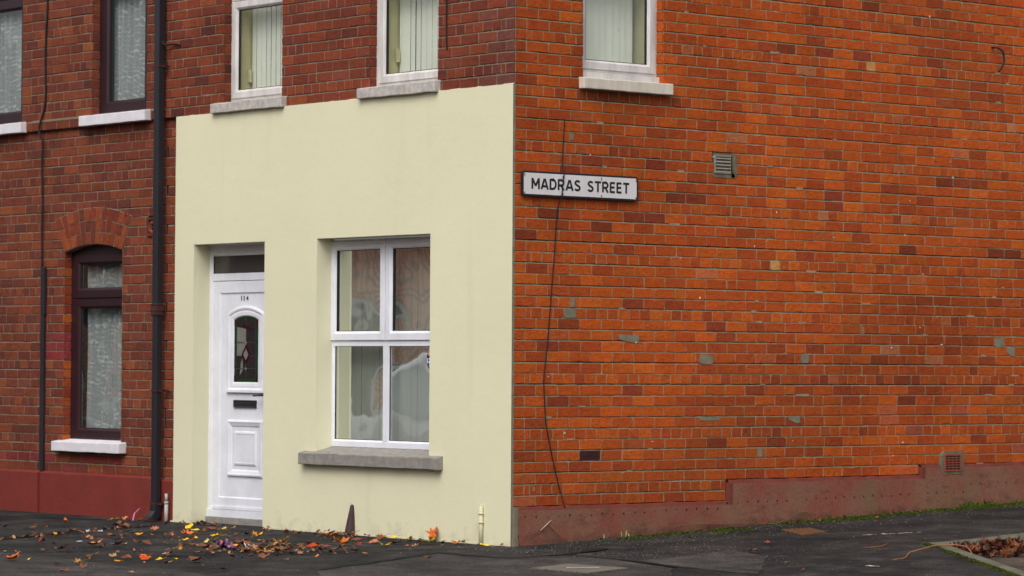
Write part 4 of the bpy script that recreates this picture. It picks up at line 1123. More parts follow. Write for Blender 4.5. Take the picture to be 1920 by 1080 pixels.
# tapered pipe guard
m = MB(); secs = [(-.055, .046, -1.936), (-.02, .044, -1.936), (.0, .043, -1.935), (.05, .037, -1.932), (.10, .030, -1.928), (.15, .023, -1.925), (.185, .017, -1.925), (.195, .0165, -1.925), (.20, .008, -1.925)]
vs = []; nn = 14
for z, rr, xx in secs:
    for k in range(nn+1):
        a = math.pi+math.pi*k/nn; vs.append((xx+rr*math.cos(a), -.018+rr*1.35*math.sin(a), z))
m.mesh(vs, [(i*(nn+1)+k, i*(nn+1)+k+1, (i+1)*(nn+1)+k+1, (i+1)*(nn+1)+k) for i in range(len(secs)-1) for k in range(nn)], 0, GREY, True)
m.face([vs[-(nn+1)+k] for k in range(nn+1)])
pg = m.build('pipe_guard', simple('dark_plum_paint', S(66, 44, 48), .55, .4, 22, .004, 60, .35)); tag(pg, 'dark plum tapered metal pipe guard at the foot of the cream wall', 'pipe guard')
m = MB(); m.tube([(-1.925, -.028, .195), (-1.927, -.028, .208), (-1.930, -.026, .214)], [.008, .007, .003], 8); m.build('tip', simple('pale_lead', S(168, 166, 170), .5), pg)

# ---------------------------------------------------------------- pavement fittings
m = MB(); SLAB = [(1.707, -1.255), (1.571, -.817), (2.092, -.723), (2.235, -1.205)]
def block(mb_, pts, up, dn, mi=0, col=GREY):
    if sum(pts[i-1][0]*pts[i][1]-pts[i][0]*pts[i-1][1] for i in range(len(pts))) < 0: pts = pts[::-1]
    n = len(pts); vs = [(x, y, gz(x, y)+up) for x, y in pts]+[(x, y, gz(x, y)-dn) for x, y in pts]
    mb_.mesh(vs, [tuple(range(n))]+[(i, n+i, n+(i+1) % n, (i+1) % n) for i in range(n)], mi, col)
block(m, SLAB, .012, .05); sb = m.build('access_cover', SLABM); tag(sb, 'square grey concrete cover set in the pavement at the street corner', 'access cover')
m = MB(); ribbon(m, [(1.87, -1.09), (1.99, -.90)], .03, .0165); m.build('paint_mark', WHITEPAINT, sb)
PLATE = [(.506, 2.271), (.585, 2.518), (.887, 2.363), (.942, 2.062)]
PLL = ('small rusty tan patterned cover plate in the pavement under the orange wall', 'utility cover')
m = MB(); block(m, PLATE, .008, .03); pa, pb, pc, pd = [Vector(q) for q in PLATE]
for i in range(1, 9):
    for j in range(1, 7):
        u, v = i/9, j/7; q = (pa*(1-u)+pd*u)*(1-v)+(pb*(1-u)+pc*u)*v; e = .011
        zz = gz(q.x, q.y)+.0082; m.mesh([(q.x-e, q.y-e, zz), (q.x+e, q.y-e, zz), (q.x+e, q.y+e, zz), (q.x-e, q.y+e, zz), (q.x-e*.6, q.y-e*.6, zz+.008), (q.x+e*.6, q.y-e*.6, zz+.008), (q.x+e*.6, q.y+e*.6, zz+.008), (q.x-e*.6, q.y+e*.6, zz+.008)], [(4, 5, 6, 7), (0, 1, 5, 4), (1, 2, 6, 5), (2, 3, 7, 6), (3, 0, 4, 7)], 1)
tag(m.build('utility_cover', [simple('rusty_iron', S(116, 80, 46), .8, .4, 30, .003, 60, .2), simple('dark_rust', S(92, 58, 34), .85, .3, 40)]), *PLL)
# scraped white paint
m = MB(); r = random.Random(6); SC = [(1.313, 2.38), (1.362, 2.577), (1.45, 2.745)]
for k in range(34):
    t = r.random()*2; i = min(1, int(t)); f = t-i; a = Vector(SC[i]).lerp(Vector(SC[i+1]), f); a += Vector((r.gauss(0, .02), r.gauss(0, .02))); e = r.uniform(.004, .014)
    m.face([(a.x+e*math.cos(q), a.y+e*2*math.sin(q), gz(a.x, a.y)+.005+k*.00002) for q in (0, 1, 2.2, 3.3, 4.2, 5.3)])
o = m.build('paint_scrape', WHITEPAINT); struct(o)
# loose pale grit
m = MB(); r = random.Random(12)
def pebble(mb_, x, y, e, col):
    z = gz(x, y)+.004; a = [r.uniform(.6, 1.2) for _ in range(6)]
    v = [(x+e*a[0], y, z+e*.2), (x, y+e*a[1], z+e*.2), (x-e*a[2], y, z+e*.2), (x, y-e*a[3], z+e*.2), (x, y, z+e*.8*a[4]), (x, y, z-e*.2)]
    mb_.mesh(v, [(0, 1, 4), (1, 2, 4), (2, 3, 4), (3, 0, 4), (1, 0, 5), (2, 1, 5), (3, 2, 5), (0, 3, 5)], 0, col)
for k in range(5200):
    if k < 2600:
        y = r.uniform(-.4, 5.6); x = abs(r.gauss(.55, .5))+.05
        if x > 2.05: continue
    elif k < 3800: x = r.gauss(1.0, .9); y = r.gauss(.25, .5)
    else:
        s = r.uniform(0, 1); x = r.uniform(-4.5, 5); y = r.uniform(-5, 1.6)
    if x < .04 and y > -.04: continue
    if x > KX-.1 and (Vector((x, y))-SL0).dot(SNRM) > -.1: continue
    if noise.noise(Vector((x*1.4, y*1.4, 5))) < -.12 and r.random() < .8: continue
    g_ = r.uniform(.3, .9)**1.3; pebble(m, x, y, r.choice((.0015, .002, .0025, .003, .0035, .005)), tuple(q*g_ for q in S(176, 170, 160)))
struct(m.build('loose_grit', ATTR), 'stuff')
# moss along the side wall and by the edging
m = MB(); r = random.Random(15)
GRN = [S(46, 60, 12), S(60, 74, 16), S(36, 48, 12), S(72, 80, 22), S(50, 52, 18)]
def tuft(mb_, x, y, e, h):
    z = gz(x, y)+.001; c = r.choice(GRN); k = r.uniform(.6, 1.1); c = tuple(q*k for q in c)
    n = 5; a0_ = r.random()*6
    vs = [(x+e*math.cos(a0_+i*2*math.pi/n)*r.uniform(.7, 1.2), y+e*math.sin(a0_+i*2*math.pi/n)*r.uniform(.7, 1.2), z) for i in range(n)]
    vs += [(x+e*.5*math.cos(a0_+i*2*math.pi/n), y+e*.5*math.sin(a0_+i*2*math.pi/n), z+h*r.uniform(.6, 1)) for i in range(n)]
    mb_.mesh(vs, [(i, (i+1) % n, n+(i+1) % n, n+i) for i in range(n)]+[tuple(range(n, 2*n))], 0, c)
k = 0
while k < 5200:
    y = r.uniform(.45, 9.0); nn_ = noise.noise(Vector((y*.9, 2.2, 0)))
    wd = .10+.16*max(0, nn_)+(.12 if 1.1 < y < 2.2 else 0)+(.07 if y > 2.8 else 0)
    x = .03+abs(r.gauss(0, wd*.6))
    pr = noise.noise(Vector((x*5, y*2.2, 9)))
    if pr < -.05-(.25 if y > 2.8 else 0)+(.35 if y < .8 else 0): k += .2; continue
    tuft(m, x, y, r.uniform(.005, .014), r.uniform(.003, .011)); k += 1
for k in range(900):
    t = r.uniform(-.05, 2.6); q = SL0+SDIR*t-SNRM*(abs(r.gauss(0, .022))+.006)
    if noise.noise(Vector((t*3, 1, 4))) > -.25: tuft(m, q.x, q.y, r.uniform(.005, .012), r.uniform(.004, .014))
for k in range(260):
    i = r.randrange(4); a, b = Vector(SLAB[i]), Vector(SLAB[(i+1) % 4]); q = a.lerp(b, r.random()); q += Vector((r.gauss(0, .012), r.gauss(0, .012)))
    tuft(m, q.x, q.y, r.uniform(.004, .009), r.uniform(.003, .010))
struct(m.build('moss', MOSSM), 'stuff')
# blades of grass in the wall foot
m = MB()
for (yc, n_, hh) in ((4.95, 26, .07), (5.15, 22, .06), (3.35, 16, .04), (5.6, 20, .05), (3.9, 12, .035), (2.7, 8, .03), (1.02, 5, .09), (4.4, 12, .04)):
    for k in range(n_):
        x = .035+abs(r.gauss(0, .03)); y = yc+r.gauss(0, .10); h = hh*r.uniform(.4, 1); dx, dy = r.gauss(0, .03), r.gauss(0, .03); e = .003; z = gz(x, y)
        c = tuple(q*r.uniform(.7, 1.2) for q in (S(66, 86, 26) if yc > 1.1 else S(150, 140, 96)))
        m.mesh([(x-e, y-e, z), (x+e, y+e, z), (x+dx*.5+e, y+dy*.5+e, z+h*.7), (x+dx*.5-e, y+dy*.5-e, z+h*.7), (x+dx, y+dy, z+h*.9)], [(0, 1, 2, 3), (3, 2, 4)], 0, c)
struct(m.build('grass', MOSSM), 'stuff')

# ---------------------------------------------------------------- twigs and litter
def twig(name, label, pts2, hs, rad, col, group=None):
    pts = [Vector((x, y, gz(x, y)+h)) for (x, y), h in zip(pts2, hs)]; out = []
    for i in range(len(pts)-1):
        p0, p1, p2, p3 = pts[max(i-1, 0)], pts[i], pts[i+1], pts[min(i+2, len(pts)-1)]
        for k in range(5):
            t = k/5; out.append(.5*((2*p1)+(p2-p0)*t+(2*p0-5*p1+4*p2-p3)*t*t+(3*p1-p0-3*p2+p3)*t**3))
    out.append(pts[-1]); n = len(out); m = MB(); m.tube(out, [rad*(1-.6*abs(2*i/n-1)**3) for i in range(n)], 6, 0, col)
    return tag(m.build(name, WOODM), label, 'twig', group)
TW = S(150, 106, 74)
twig('dry_twig', 'long curved dry twig lying across the concrete edging strip', [(2.858, 1.019), (2.841, 1.16), (2.643, 1.409), (2.60, 1.517), (2.54, 1.70), (2.50, 1.82), (2.52, 1.90), (2.605, 1.96), (2.80, 1.86), (3.10, 1.60)], [.01, .012, .015, .02, .025, .03, .03, .03, .02, -.06], .0055, TW)
twig('dry_twig', 'thin short twig on the asphalt left of the edging strip', [(2.033, 1.592), (2.09, 1.698), (1.988, 1.894)], [.006, .008, .012], .005, S(128, 80, 58))
twig('dry_vine', 'long thin dry vine arching along the foot of the orange wall', [(.15, 1.30), (.11, 1.42), (.06, 1.62), (.045, 1.95), (.045, 2.25), (.06, 2.50), (.09, 2.62), (.08, 2.78), (.05, 2.92), (.04, 3.02), (.05, 3.12)], [.006, .03, .055, .045, .03, .018, .01, .045, .075, .070, .045], .0035, S(112, 88, 66))
twig('dry_stalk', 'pale straight stalk leaning on the red plinth near the corner', [(.045, .23), (.036, .345)], [.105, .175], .004, S(190, 160, 138))
twig('dry_stalk', 'brown thin stalk leaning on the red plinth near the corner', [(.036, .32), (.06, .46)], [.145, .02], .004, S(140, 92, 76))
m = MB(); m.tube([(-4.70, -.24, gz(-4.7, -.24)+.01), (-4.83, -.14, .02), (-4.86, -.07, .06)], .006, 6); tag(m.build('drinking_straw', simple('pink_plastic', S(214, 120, 160), .5)), 'pink plastic stick leaning by the foot of the downpipe', 'litter')
def scrap(name, label, x, y, sz, cols, seed, hgt=.4):
    r_ = random.Random(seed); m = MB(); n = 5
    g = [[(x+(i/n-.5)*sz+r_.gauss(0, sz*.07), y+(j/n-.5)*sz*.8+r_.gauss(0, sz*.07), gz(x, y)+.006+abs(r_.gauss(0, sz*hgt*.5))) for j in range(n+1)] for i in range(n+1)]
    for i in range(n):
        for j in range(n):
            if r_.random() < .12: continue
            m.face([g[i][j], g[i+1][j], g[i+1][j+1], g[i][j+1]], 0, r_.choice(cols))
    return tag(m.build(name, attr_mat_shiny), label, 'litter')
attr_mat_shiny = attr_material('wrapper_film', .3, .5, .2, 30, 0)
scrap('crumpled_wrapper', 'crumpled purple and pink sweet wrapper beside the leaf heap', -1.21, -1.72, .125, [S(106, 56, 110), S(124, 70, 130), S(196, 66, 92), S(80, 44, 92), S(170, 160, 180)], 4, .6)
scrap('white_scrap', 'torn white wrapper piece right behind the purple wrapper', -1.10, -1.58, .075, [S(188, 182, 190), S(204, 200, 204)], 5, .5)
scrap('plastic_scrap', 'clear plastic scrap on the asphalt joint, left one', -3.61, -1.38, .035, [S(196, 196, 200)], 6, .6)
scrap('plastic_scrap', 'clear plastic scrap on the asphalt joint, right one', -3.55, -1.30, .04, [S(196, 196, 200)], 7, .6)
scrap('blue_scrap', 'tiny blue paper scrap among brown leaves on the asphalt', -2.20, -2.05, .035, [S(90, 120, 180)], 8, .2)
scrap('paper_scrap', 'tiny white paper strip among brown leaves on the asphalt', -2.60, -2.09, .045, [S(190, 200, 206)], 9, .15)
scrap('paper_scrap', 'flat white scrap on the asphalt near the edging strip', 3.05, .62, .075, [S(196, 192, 186)], 10, .05)

# ---------------------------------------------------------------- fallen leaves, each its own object
LC_ = {'Y': (S(228, 182, 26), 'yellow'), 'YO': (S(222, 146, 22), 'amber'), 'O': (S(186, 92, 30), 'rusty orange'), 'OR': (S(200, 76, 20), 'bright orange'), 'RR': (S(196, 56, 14), 'red'), 'R': (S(124, 50, 36), 'reddish brown'),
       'B': (S(126, 74, 48), 'brown'), 'T': (S(186, 128, 78), 'tan'), 'D': (S(56, 34, 28), 'dark brown'), 'P': (S(226, 200, 118), 'pale yellow'), 'G': (S(96, 110, 30), 'green'), 'YG': (S(184, 168, 40), 'yellow green'), 'K': (S(26, 22, 22), 'blackened')}
MAPLE = [(0, -.5), (.10, -.30), (.34, -.36), (.30, -.18), (.50, -.02), (.34, .04), (.38, .26), (.18, .18), (.14, .34), (0, .52), (-.14, .34), (-.18, .18), (-.38, .26), (-.34, .04), (-.50, -.02), (-.30, -.18), (-.34, -.36), (-.10, -.30)]
OVAL = [(0, -.5), (.13, -.38), (.20, -.2), (.23, 0), (.19, .2), (.1, .38), (0, .5), (-.1, .38), (-.19, .2), (-.23, 0), (-.20, -.2), (-.13, -.38)]
def leaf_mesh(sz, col, seed, shape, curl, stand=0.0, stalk=True):
    r_ = random.Random(seed); out = [(a*r_.uniform(.85, 1.12), b*r_.uniform(.9, 1.08)) for a, b in shape]; n = len(out)
    k1, k2 = curl*r_.uniform(.5, 1.4), curl*r_.uniform(-.3, 1.2); rot = r_.uniform(0, 2*math.pi); ph = r_.uniform(0, 6)
    def P3(a, b):
        z = k1*a*a*2.6+k2*b*b*1.8+curl*.14*math.sin(a*9+b*7+ph)
        y_, z_ = b, z
        y2 = y_*math.cos(stand)-z_*math.sin(stand); z2 = y_*math.sin(stand)+z_*math.cos(stand)
        return Vector((a*sz, y2*sz, z2*sz))
    m = MB(); vs = [P3(0, 0)]+[P3(a*.55, b*.55) for a, b in out]+[P3(a, b) for a, b in out]
    rm = Matrix.Rotation(rot if not stand else 0, 3, 'Z'); vs = [rm @ v for v in vs]
    zmin = min(v.z for v in vs)
    for v in vs: v.z -= zmin
    fs = [(0, 1+i, 1+(i+1) % n) for i in range(n)]+[(1+i, 1+n+i, 1+n+(i+1) % n, 1+(i+1) % n) for i in range(n)]
    b0 = 0
    for f in fs:
        k = r_.uniform(.75, 1.2); m.face([vs[i] for i in f], 0, tuple(q*k for q in col), True)
    a0_ = rm @ P3(0, -.5); a0_.z -= zmin; a1_ = rm @ P3(.08, -.95); a1_.z = .006
    if stalk: m.tube([a0_, a1_], [.0016, .0012], 4, 0, tuple(q*.6 for q in col))
    return m
def where(x, y):
    if y > .9 or x > .6: return 'on the dark asphalt under the orange wall' if x < 2 else 'beside the concrete edging strip'
    if x > -2.1 and y > -.85: return 'at the foot of the cream wall'
    if -1.35 < x < -.3 and -2.3 < y < -1.2: return 'in the leaf heap before the doorway'
    if x > -3.3 and y > -1.6 and y > -2.6-.6*x-1.6: return 'in front of the white door'
    if x < -4.4 and y > -.5: return 'beside the foot of the downpipe'
    if x < -2.4: return 'on the asphalt before the dark red plinth'
    if y < -2.9: return 'on the worn asphalt at lower left'
    return 'on the asphalt left of the leaf heap'
LEAVES = [(-4.86, -0.36, 0.05, 'YG'), (-4.89, -0.28, 0.059, 'G'), (-4.84, -0.22, 0.091, 'T'), (-4.65, -0.25, 0.054, 'Y'), (-4.51, -0.45, 0.063, 'D'), (-4.08, -0.79, 0.123, 'B'), (-3.98, -0.8, 0.035, 'Y'), (-4.03, -0.73, 0.035, 'Y'), (-4.91, -0.77, 0.059, 'O'), (-4.67, -1.21, 0.044, 'B'), (-4.57, -1.56, 0.044, 'D'), (-4.23, -1.52, 0.105, 'B'), (-4.28, -1.35, 0.044, 'B'), (-3.4, -2.09, 0.042, 'G'), (-3.59, -1.46, 0.06, 'B'), (-3.63, -1.51, 0.085, 'B'), (-2.67, -2.37, 0.061, 'R'), (-2.94, -1.79, 0.054, 'T'), (-2.87, -1.62, 0.071, 'B'), (-2.94, -1.48, 0.042, 'T'), (-2.82, -1.4, 0.117, 'YO'), (-2.59, -1.9, 0.049, 'B'), (-2.51, -1.81, 0.057, 'D'), (-3.37, -0.9, 0.073, 'T'), (-2.55, -1.36, 0.041, 'D'), (-2.69, -1.2, 0.054, 'T'), (-3.59, -1.03, 0.112, 'B'), (-2.04, -1.69, 0.044, 'B'), (-1.98, -2.09, 0.056, 'YG'), (-1.93, -1.94, 0.088, 'B'), (-2.02, -2.32, 0.119, 'T'), (-1.72, -2.45, 0.071, 'B'), (-1.91, -2.2, 0.095, 'B'), (-1.73, -2.8, 0.117, 'B'), (-1.63, -2.78, 0.093, 'D'), (-1.86, -2.86, 0.055, 'B'), (-1.94, -3.13, 0.031, 'P'), (-1.07, -3.59, 0.112, 'O'), (-1.09, -3.45, 0.022, 'P'), (-0.5, -3.59, 0.055, 'D'), (-0.49, -3.43, 0.073, 'T'), (-0.15, -3.59, 0.072, 'B'), (0.09, -3.9, 0.057, 'B'), (0.45, -3.62, 0.049, 'T'), (-0.98, -3.0, 0.075, 'B'), (-0.85, -3.11, 0.022, 'O'), (-0.88, -2.9, 0.06, 'T'), (-0.49, -3.11, 0.044, 'YO'), (-0.54, -2.85, 0.097, 'OR'), (-0.78, -2.71, 0.053, 'YO'), (-1.21, -2.5, 0.035, 'D'), (-1.23, -2.43, 0.046, 'B'), (-1.25, -2.37, 0.062, 'D'), (-0.43, -2.81, 0.052, 'Y'), (-0.92, -2.44, 0.038, 'P'), (-0.8, -2.47, 0.091, 'B'), (-0.2, -2.88, 0.018, 'Y'), (-0.44, -2.66, 0.019, 'Y'), (-0.81, -2.4, 0.046, 'D'), (-0.67, -2.92, 0.082, 'B'), (-0.08, -2.75, 0.088, 'B'), (0.6, -2.99, 0.064, 'D'), (-3.56, -0.44, 0.1, 'Y'), (-3.11, -0.72, 0.103, 'YG'), (-3.05, -0.66, 0.06, 'B'), (-3.87, -0.12, 0.089, 'B'), (-3.77, -0.13, 0.053, 'D'), (-3.25, -0.43, 0.069, 'B'), (-3.18, -0.36, 0.052, 'Y'), (-3.19, -0.27, 0.056, 'YO'), (-2.66, -1.07, 0.1, 'O'), (-2.51, -1.11, 0.042, 'T'), (-2.28, -1.06, 0.095, 'Y'), (-1.82, -1.44, 0.077, 'P'), (-2.1, -1.46, 0.057, 'Y'), (-2.11, -1.37, 0.057, 'YO'), (-1.9, -1.43, 0.04, 'G'), (-2.46, -0.75, 0.05, 'B'), (-2.4, -0.68, 0.067, 'K'), (-2.01, -0.86, 0.094, 'YO'), (-1.78, -1.01, 0.033, 'Y'), (-1.59, -1.75, 0.071, 'B'), (-1.48, -1.91, 0.059, 'B'), (-1.46, -1.61, 0.055, 'Y'), (-1.65, -1.35, 0.044, 'D'), (-1.3, -1.15, 0.135, 'YO'), (-0.51, -1.46, 0.123, 'RR'), (-0.74, -1.36, 0.047, 'Y'), (-0.47, -1.6, 0.023, 'Y'), (-0.12, -2.15, 0.097, 'B'), (-0.12, -2.71, 0.088, 'B'), (-0.59, -2.25, 0.03, 'T'), (-2.48, -0.25, 0.055, 'B'), (-2.14, -0.39, 0.075, 'B'), (-1.88, -0.31, 0.075, 'O'), (-0.79, -1.14, 0.094, 'B'), (-1.86, -0.3, 0.083, 'O'), (-1.25, -0.51, 0.105, 'B'), (-0.89, -0.89, 0.135, 'O'), (-0.82, -0.8, 0.071, 'R'), (-0.37, -1.31, 0.085, 'B'), (-0.94, -0.56, 0.088, 'T'), (-1.26, -0.15, 0.077, 'Y'), (-0.58, -0.73, 0.086, 'Y'), (-1.27, -0.24, 0.09, 'B'), (-0.73, -0.51, 0.087, 'D'), (-0.99, -0.19, 0.073, 'Y'), (-0.52, -0.57, 0.028, 'O'), (-0.61, -0.38, 0.04, 'R'), (-0.34, -0.64, 0.055, 'T'), (-0.56, -0.33, 0.143, 'G'), (-0.79, -0.13, 0.064, 'YO'), (-0.89, 0.02, 0.065, 'K'), (-0.85, 0.12, 0.105, 'O'), (-0.42, -0.19, 0.063, 'O'), (-0.48, -0.08, 0.056, 'T'), (-0.52, 0.0, 0.04, 'O'), (-0.09, -0.19, 0.075, 'Y'), (-0.35, -0.37, 0.039, 'B'), (-1.74, -0.17, 0.083, 'B'), (0.64, -1.29, 0.052, 'B'), (-0.67, -1.2, 0.07, 'B'), (-0.17, -1.35, 0.027, 'B'), (-0.04, 1.86, 0.054, 'B'), (1.26, 1.38, 0.051, 'B'), (0.88, 2.44, 0.074, 'D'), (2.44, 0.4, 0.026, 'T'), (2.94, 0.07, 0.036, 'B'), (1.64, 0.86, 0.054, 'B'), (-1.51, -1.38, 0.072, 'B'), (-1.27, -1.49, 0.079, 'B'), (-1.03, -1.6, 0.07, 'T'), (-1.1, -1.49, 0.063, 'B'), (-0.82, -1.63, 0.077, 'D'), (-0.94, -1.49, 0.07, 'T'), (-0.72, -1.61, 0.07, 'B'), (-0.83, -1.47, 0.062, 'B'), (-0.56, -1.61, 0.069, 'D'), (-0.79, -1.86, 0.062, 'B'), (-0.65, -1.89, 0.069, 'T'), (-0.56, -1.87, 0.061, 'B'), (-0.51, -1.82, 0.061, 'T'), (-0.42, -1.8, 0.068, 'B'), (-1.12, -1.7, 0.047, 'YO'), (-0.82, -1.73, 0.039, 'Y'), (-1.27, -1.31, 0.056, 'B'), (-1.13, -1.33, 0.055, 'B'), (-1.07, -1.27, 0.047, 'T'), (-0.73, -1.44, 0.054, 'B'), (-0.62, -2.02, 0.053, 'B'), (-0.97, -2.06, 0.077, 'B'), (-0.74, -2.16, 0.053, 'R'), (-0.76, -2.26, 0.053, 'B'), (-1.01, -1.66, 0.035, 'Y'), (-0.68, -1.75, 0.038, 'YO'), (-0.69, -1.66, 0.031, 'P'), (-0.61, -2.1, 0.038, 'T')]
used = {}
for i, (x, y, sz, k) in enumerate(LEAVES):
    r_ = random.Random(900+i); col, nm = LC_[k]; col = tuple(q*(r_.uniform(1.0, 1.3) if k in ('Y', 'YO', 'YG', 'P', 'O') else r_.uniform(.75, 1.1)) for q in col)
    stand = 1.15 if (k in 'OK' and -.95 < x < -.8 and y > 0) else 0.0
    if y > -.06 and x < .05: y = -.06; x = min(x, -.05)
    if stand: y = -.05
    big = sz > .085; shape = OVAL if (sz < .05 or (k == 'B' and r_.random() < .45) or r_.random() < .2) else MAPLE
    kx = sz*(1.12 if shape is MAPLE else 1.3)
    m = leaf_mesh(kx, col, 900+i, shape, (.30 if k in ('Y', 'YG', 'P', 'G') else .42)*r_.uniform(.5, 1.3), stand)
    o = m.build('fallen_leaf', LEAFM); o.location = (x, y, gz(x, y)+.007+(r_.uniform(0, .018) if where(x, y).startswith('in the leaf heap') else 0))
    o.rotation_euler = (r_.uniform(.0, .32) if not stand else 0, r_.uniform(-.2, .25) if not stand else 0, 0); o.location.z += sz*.10 if not stand else 0
    size = 'large' if big else 'small' if sz < .05 else 'mid sized'
    adj = 'standing up' if stand else ('pointed' if shape is MAPLE else 'narrow curled')
    tag(o, f'{size} {nm} {adj} leaf {where(x, y)}', 'leaf', 'fallen leaves on the pavement')
# crumbled leaf bits and the drift in the gutter
def bits(mb_, n_, fx, seed, s0=.01, s1=.03, up=.02):
    r_ = random.Random(seed)
    for k in range(n_):
        x, y = fx(r_); e = r_.uniform(s0, s1); z = gz(x, y)+.006+r_.random()**2*up; c = r_.choice((S(120, 70, 46), S(100, 58, 40), S(146, 90, 56), S(84, 52, 38), S(170, 116, 70), S(190, 136, 50)))
        a = r_.uniform(0, 6); t1, t2 = r_.gauss(0, .5), r_.gauss(0, .5); pts = []
        for q in range(6):
            an = a+q*1.047; rr = e*r_.uniform(.5, 1.1); px, py = rr*math.cos(an), rr*.7*math.sin(an); pts.append((x+px, y+py, z+max(-.004, px*t1+py*t2)+abs(r_.gauss(0, e*.15))))
        cc = tuple(q*r_.uniform(.7, 1.2) for q in c)
        mb_.face(pts[:4], 0, cc); mb_.face([pts[0], pts[3], pts[4], pts[5]], 0, cc)
m = MB()
bits(m, 170, lambda r_: (r_.gauss(-.80, .36), r_.gauss(-1.66, .26)), 1, .012, .035, .035)
bits(m, 90, lambda r_: (lambda x: (x, -2.05-.15*x+r_.gauss(0, .75)))(r_.uniform(-3.8, .2)), 2, .008, .024, .006)
bits(m, 60, lambda r_: (r_.uniform(-3.1, -.2), -.05-abs(r_.gauss(0, .12))), 3, .008, .03, .012)
bits(m, 70, lambda r_: (lambda t: (-4.057+(.828*t)+r_.gauss(0, .04), -.42-1.98*t+r_.gauss(0, .06)))(r_.random()), 4, .01, .03, .01)
bits(m, 40, lambda r_: (r_.uniform(-4.1, -3.6), -.02-abs(r_.gauss(0, .08))), 5, .01, .03, .02)
bits(m, 40, lambda r_: (.05+abs(r_.gauss(0, .12)), r_.uniform(.9, 5.4)), 6, .006, .02, .01)
bits(m, 45, lambda r_: (-1.96+r_.gauss(0, .07), -.10-abs(r_.gauss(0, .04))), 7, .01, .026, .03)
struct(m.build('leaf_litter', LEAFM), 'stuff')
m = MB(); r_ = random.Random(44)
for k in range(520):
    t = r_.random(); y = 2.05+t*2.2; x = KX+.16+abs(r_.gauss(0, .17))*(1.1 if y > 2.3 else .7)
    q = Vector((x, y))
    if (q-SL0).dot(SNRM) < .11: continue
    e = r_.uniform(.028, .06); z = gz(x, y)-.08+r_.random()*(.055*max(0, 1-(x-KX-.1)/.45)+.012); c = r_.choice((S(96, 50, 34), S(78, 40, 30), S(122, 68, 42), S(140, 84, 54), S(60, 34, 26), S(104, 58, 42)))
    lm = leaf_mesh(e*1.9, tuple(v*r_.uniform(.7, 1.15) for v in c), k, MAPLE if r_.random() < .6 else OVAL, .7, 0, False)
    tx, ty = r_.gauss(0, .45), r_.gauss(0, .45); rmx = Matrix.Rotation(tx, 3, 'X') @ Matrix.Rotation(ty, 3, 'Y')
    for f, cl in zip(lm.f, lm.c): m.face([Vector((x, y, z)) + rmx @ Vector(lm.v[i]) for i in f], 0, cl, True)
struct(m.build('leaf_drift', LEAFM), 'stuff')

# ---------------------------------------------------------------- across the street (seen only in the glass)
OP = thing('opposite_terrace', 'brick terrace across the street seen only in the window reflections', 'house')
m = MB(); YO = -12.2
def MO(s, d, z): return (-s, YO-d, z)
hs_ = []
for k in range(9):
    s = 1+k*3.4; hs_ += [(s, s+.9, .7, 2.3), (s+1.5, s+2.4, -.1, 2.2), (s+.2, s+1.0, 3.5, 4.9), (s+1.6, s+2.4, 3.5, 4.9)]
backing(m, MO, -2, 32, -.4, 5.4, hs_, 0, 0)
ro = random.Random(3)
for k in range(70):
    z = -.2+k*.082
    m.box(MO, -2, 32, -.004, .004, z, z+.012, 1) if k % 1 == 0 and False else None
tb = NT('terrace_brick'); bt = tb.n('ShaderNodeTexBrick'); bt.inputs['Scale'].default_value = 1; bt.inputs['Brick Width'].default_value = .215; bt.inputs['Row Height'].default_value = .082; bt.inputs['Mortar Size'].default_value = .012
bt.inputs['Color1'].default_value = (*S(232, 164, 136), 1); bt.inputs['Color2'].default_value = (*S(214, 138, 112), 1); bt.inputs['Mortar'].default_value = (*S(120, 100, 88), 1)
sx_ = tb.n('ShaderNodeSeparateXYZ'); tb.l(tb.co, sx_.inputs[0]); cx_ = tb.n('ShaderNodeCombineXYZ'); tb.l(sx_.outputs[0], cx_.inputs[0]); tb.l(sx_.outputs[2], cx_.inputs[1]); tb.l(cx_.outputs[0], bt.inputs['Vector'])
tb.col(bt.outputs['Color']); tb.rough(.9, .2)
m.build('wall', tb.m, OP)
m = MB()
for h in hs_:
    m.frame(MO, h[0], h[1], h[2], h[3], [(0, .12), (0, .06), (.07, .06), (.07, .12)]); m.box(MO, h[0]-.1, h[1]+.1, -.05, .1, h[2]-.1, h[2]-.002)
m.build('window_frame', UPVC, OP)
m = MB()
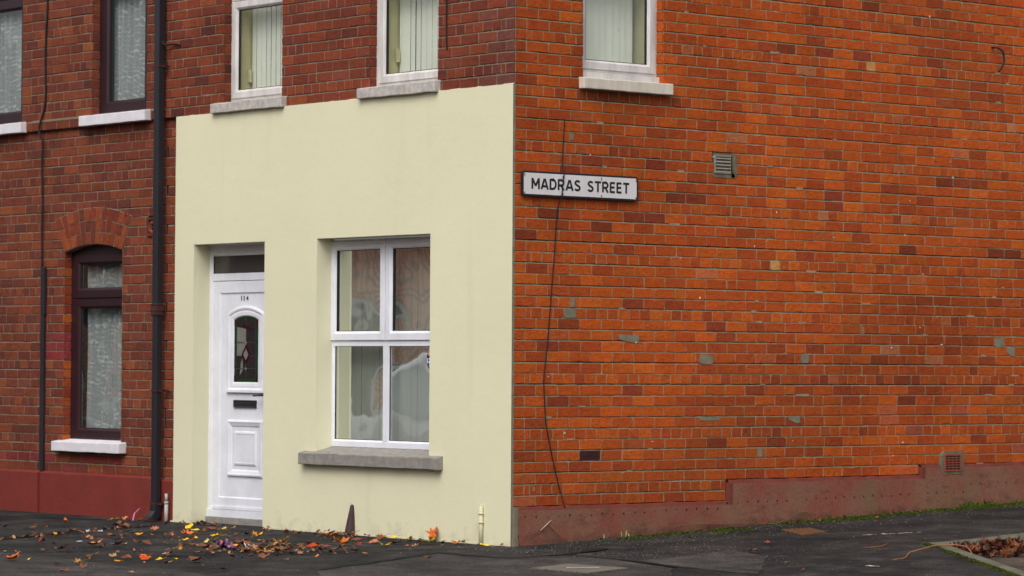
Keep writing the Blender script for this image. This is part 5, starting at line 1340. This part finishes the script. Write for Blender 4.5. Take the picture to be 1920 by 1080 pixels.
for h in hs_: m.face([MO(h[0], .11, h[2]), MO(h[1], .11, h[2]), MO(h[1], .11, h[3]), MO(h[0], .11, h[3])])
m.build('window_glass', simple('dark_glass', S(60, 66, 72), .1, .2, 2, 0, 1, .6), OP)
m = MB(); m.slab(lambda s, d, z: (d, s, z), [(YO+.25, 5.35), (YO+.25, 5.5), (YO-4.2, 7.9), (YO-8.5, 5.5), (YO-8.5, 5.35), (YO-4.2, 7.75)], -32, 2)
m.build('roof', bpy.data.materials['slate'], OP)
# parked car across the road: its pale body shows as a warped reflection in the lower panes
CA = thing('parked_car', 'pale silver hatchback parked across the street, seen only as a reflection', 'car', None, (-10.6, -7.9, 0))
prof = [(-2.0, .35), (-2.05, .62), (-1.95, .86), (-1.25, .95), (-.55, 1.40), (.75, 1.45), (1.55, 1.02), (1.95, .92), (2.05, .6), (2.0, .35)]
m = MB(); n = len(prof)
def ring(wd, inn): return [(x, wd*(1-.16*max(0, z-.9)/.5)*inn, z) for x, z in prof]
A_, B_ = ring(.84, 1), ring(-.84, 1)
m.mesh(A_+B_, [tuple(range(n-1, -1, -1)), tuple(range(n, 2*n))]+[(i, (i+1) % n, n+(i+1) % n, n+i) for i in range(n)]); CB_ = m.build('body', simple('pale_car_paint', S(246, 248, 248), .2, .04, 2, 0, 1, .6), CA, .05)
DG = bpy.data.materials['dark_glass']
for sgn in (1, -1):
    m = MB(); q = [(-1.0, .98), (-.5, 1.34), (.68, 1.38), (1.25, 1.02)]
    m.face([(x, sgn*(.845-.16*.84*max(0, z-.9)/.5), z) for x, z in (q if sgn < 0 else q[::-1])]); m.build('side_window', simple('painted_sky_glass', S(176, 190, 190), .1, .05, 2, 0, 1, .6), CA)  # pale side window colour stands in for mirrored sky
    for xx in (-1.25, 1.3):
        m = MB(); m.tube([(xx, sgn*.70, .31), (xx, sgn*.87, .31)], .31, 20); wh = m.build('wheel', RUBBER, CA)
        m = MB(); m.tube([(xx, sgn*.86, .31), (xx, sgn*.885, .31)], .19, 16); m.build('rim', simple('alloy', S(150, 150, 155), .4), wh)
CA.location.z = gz(-10.6, -7.9)-.085
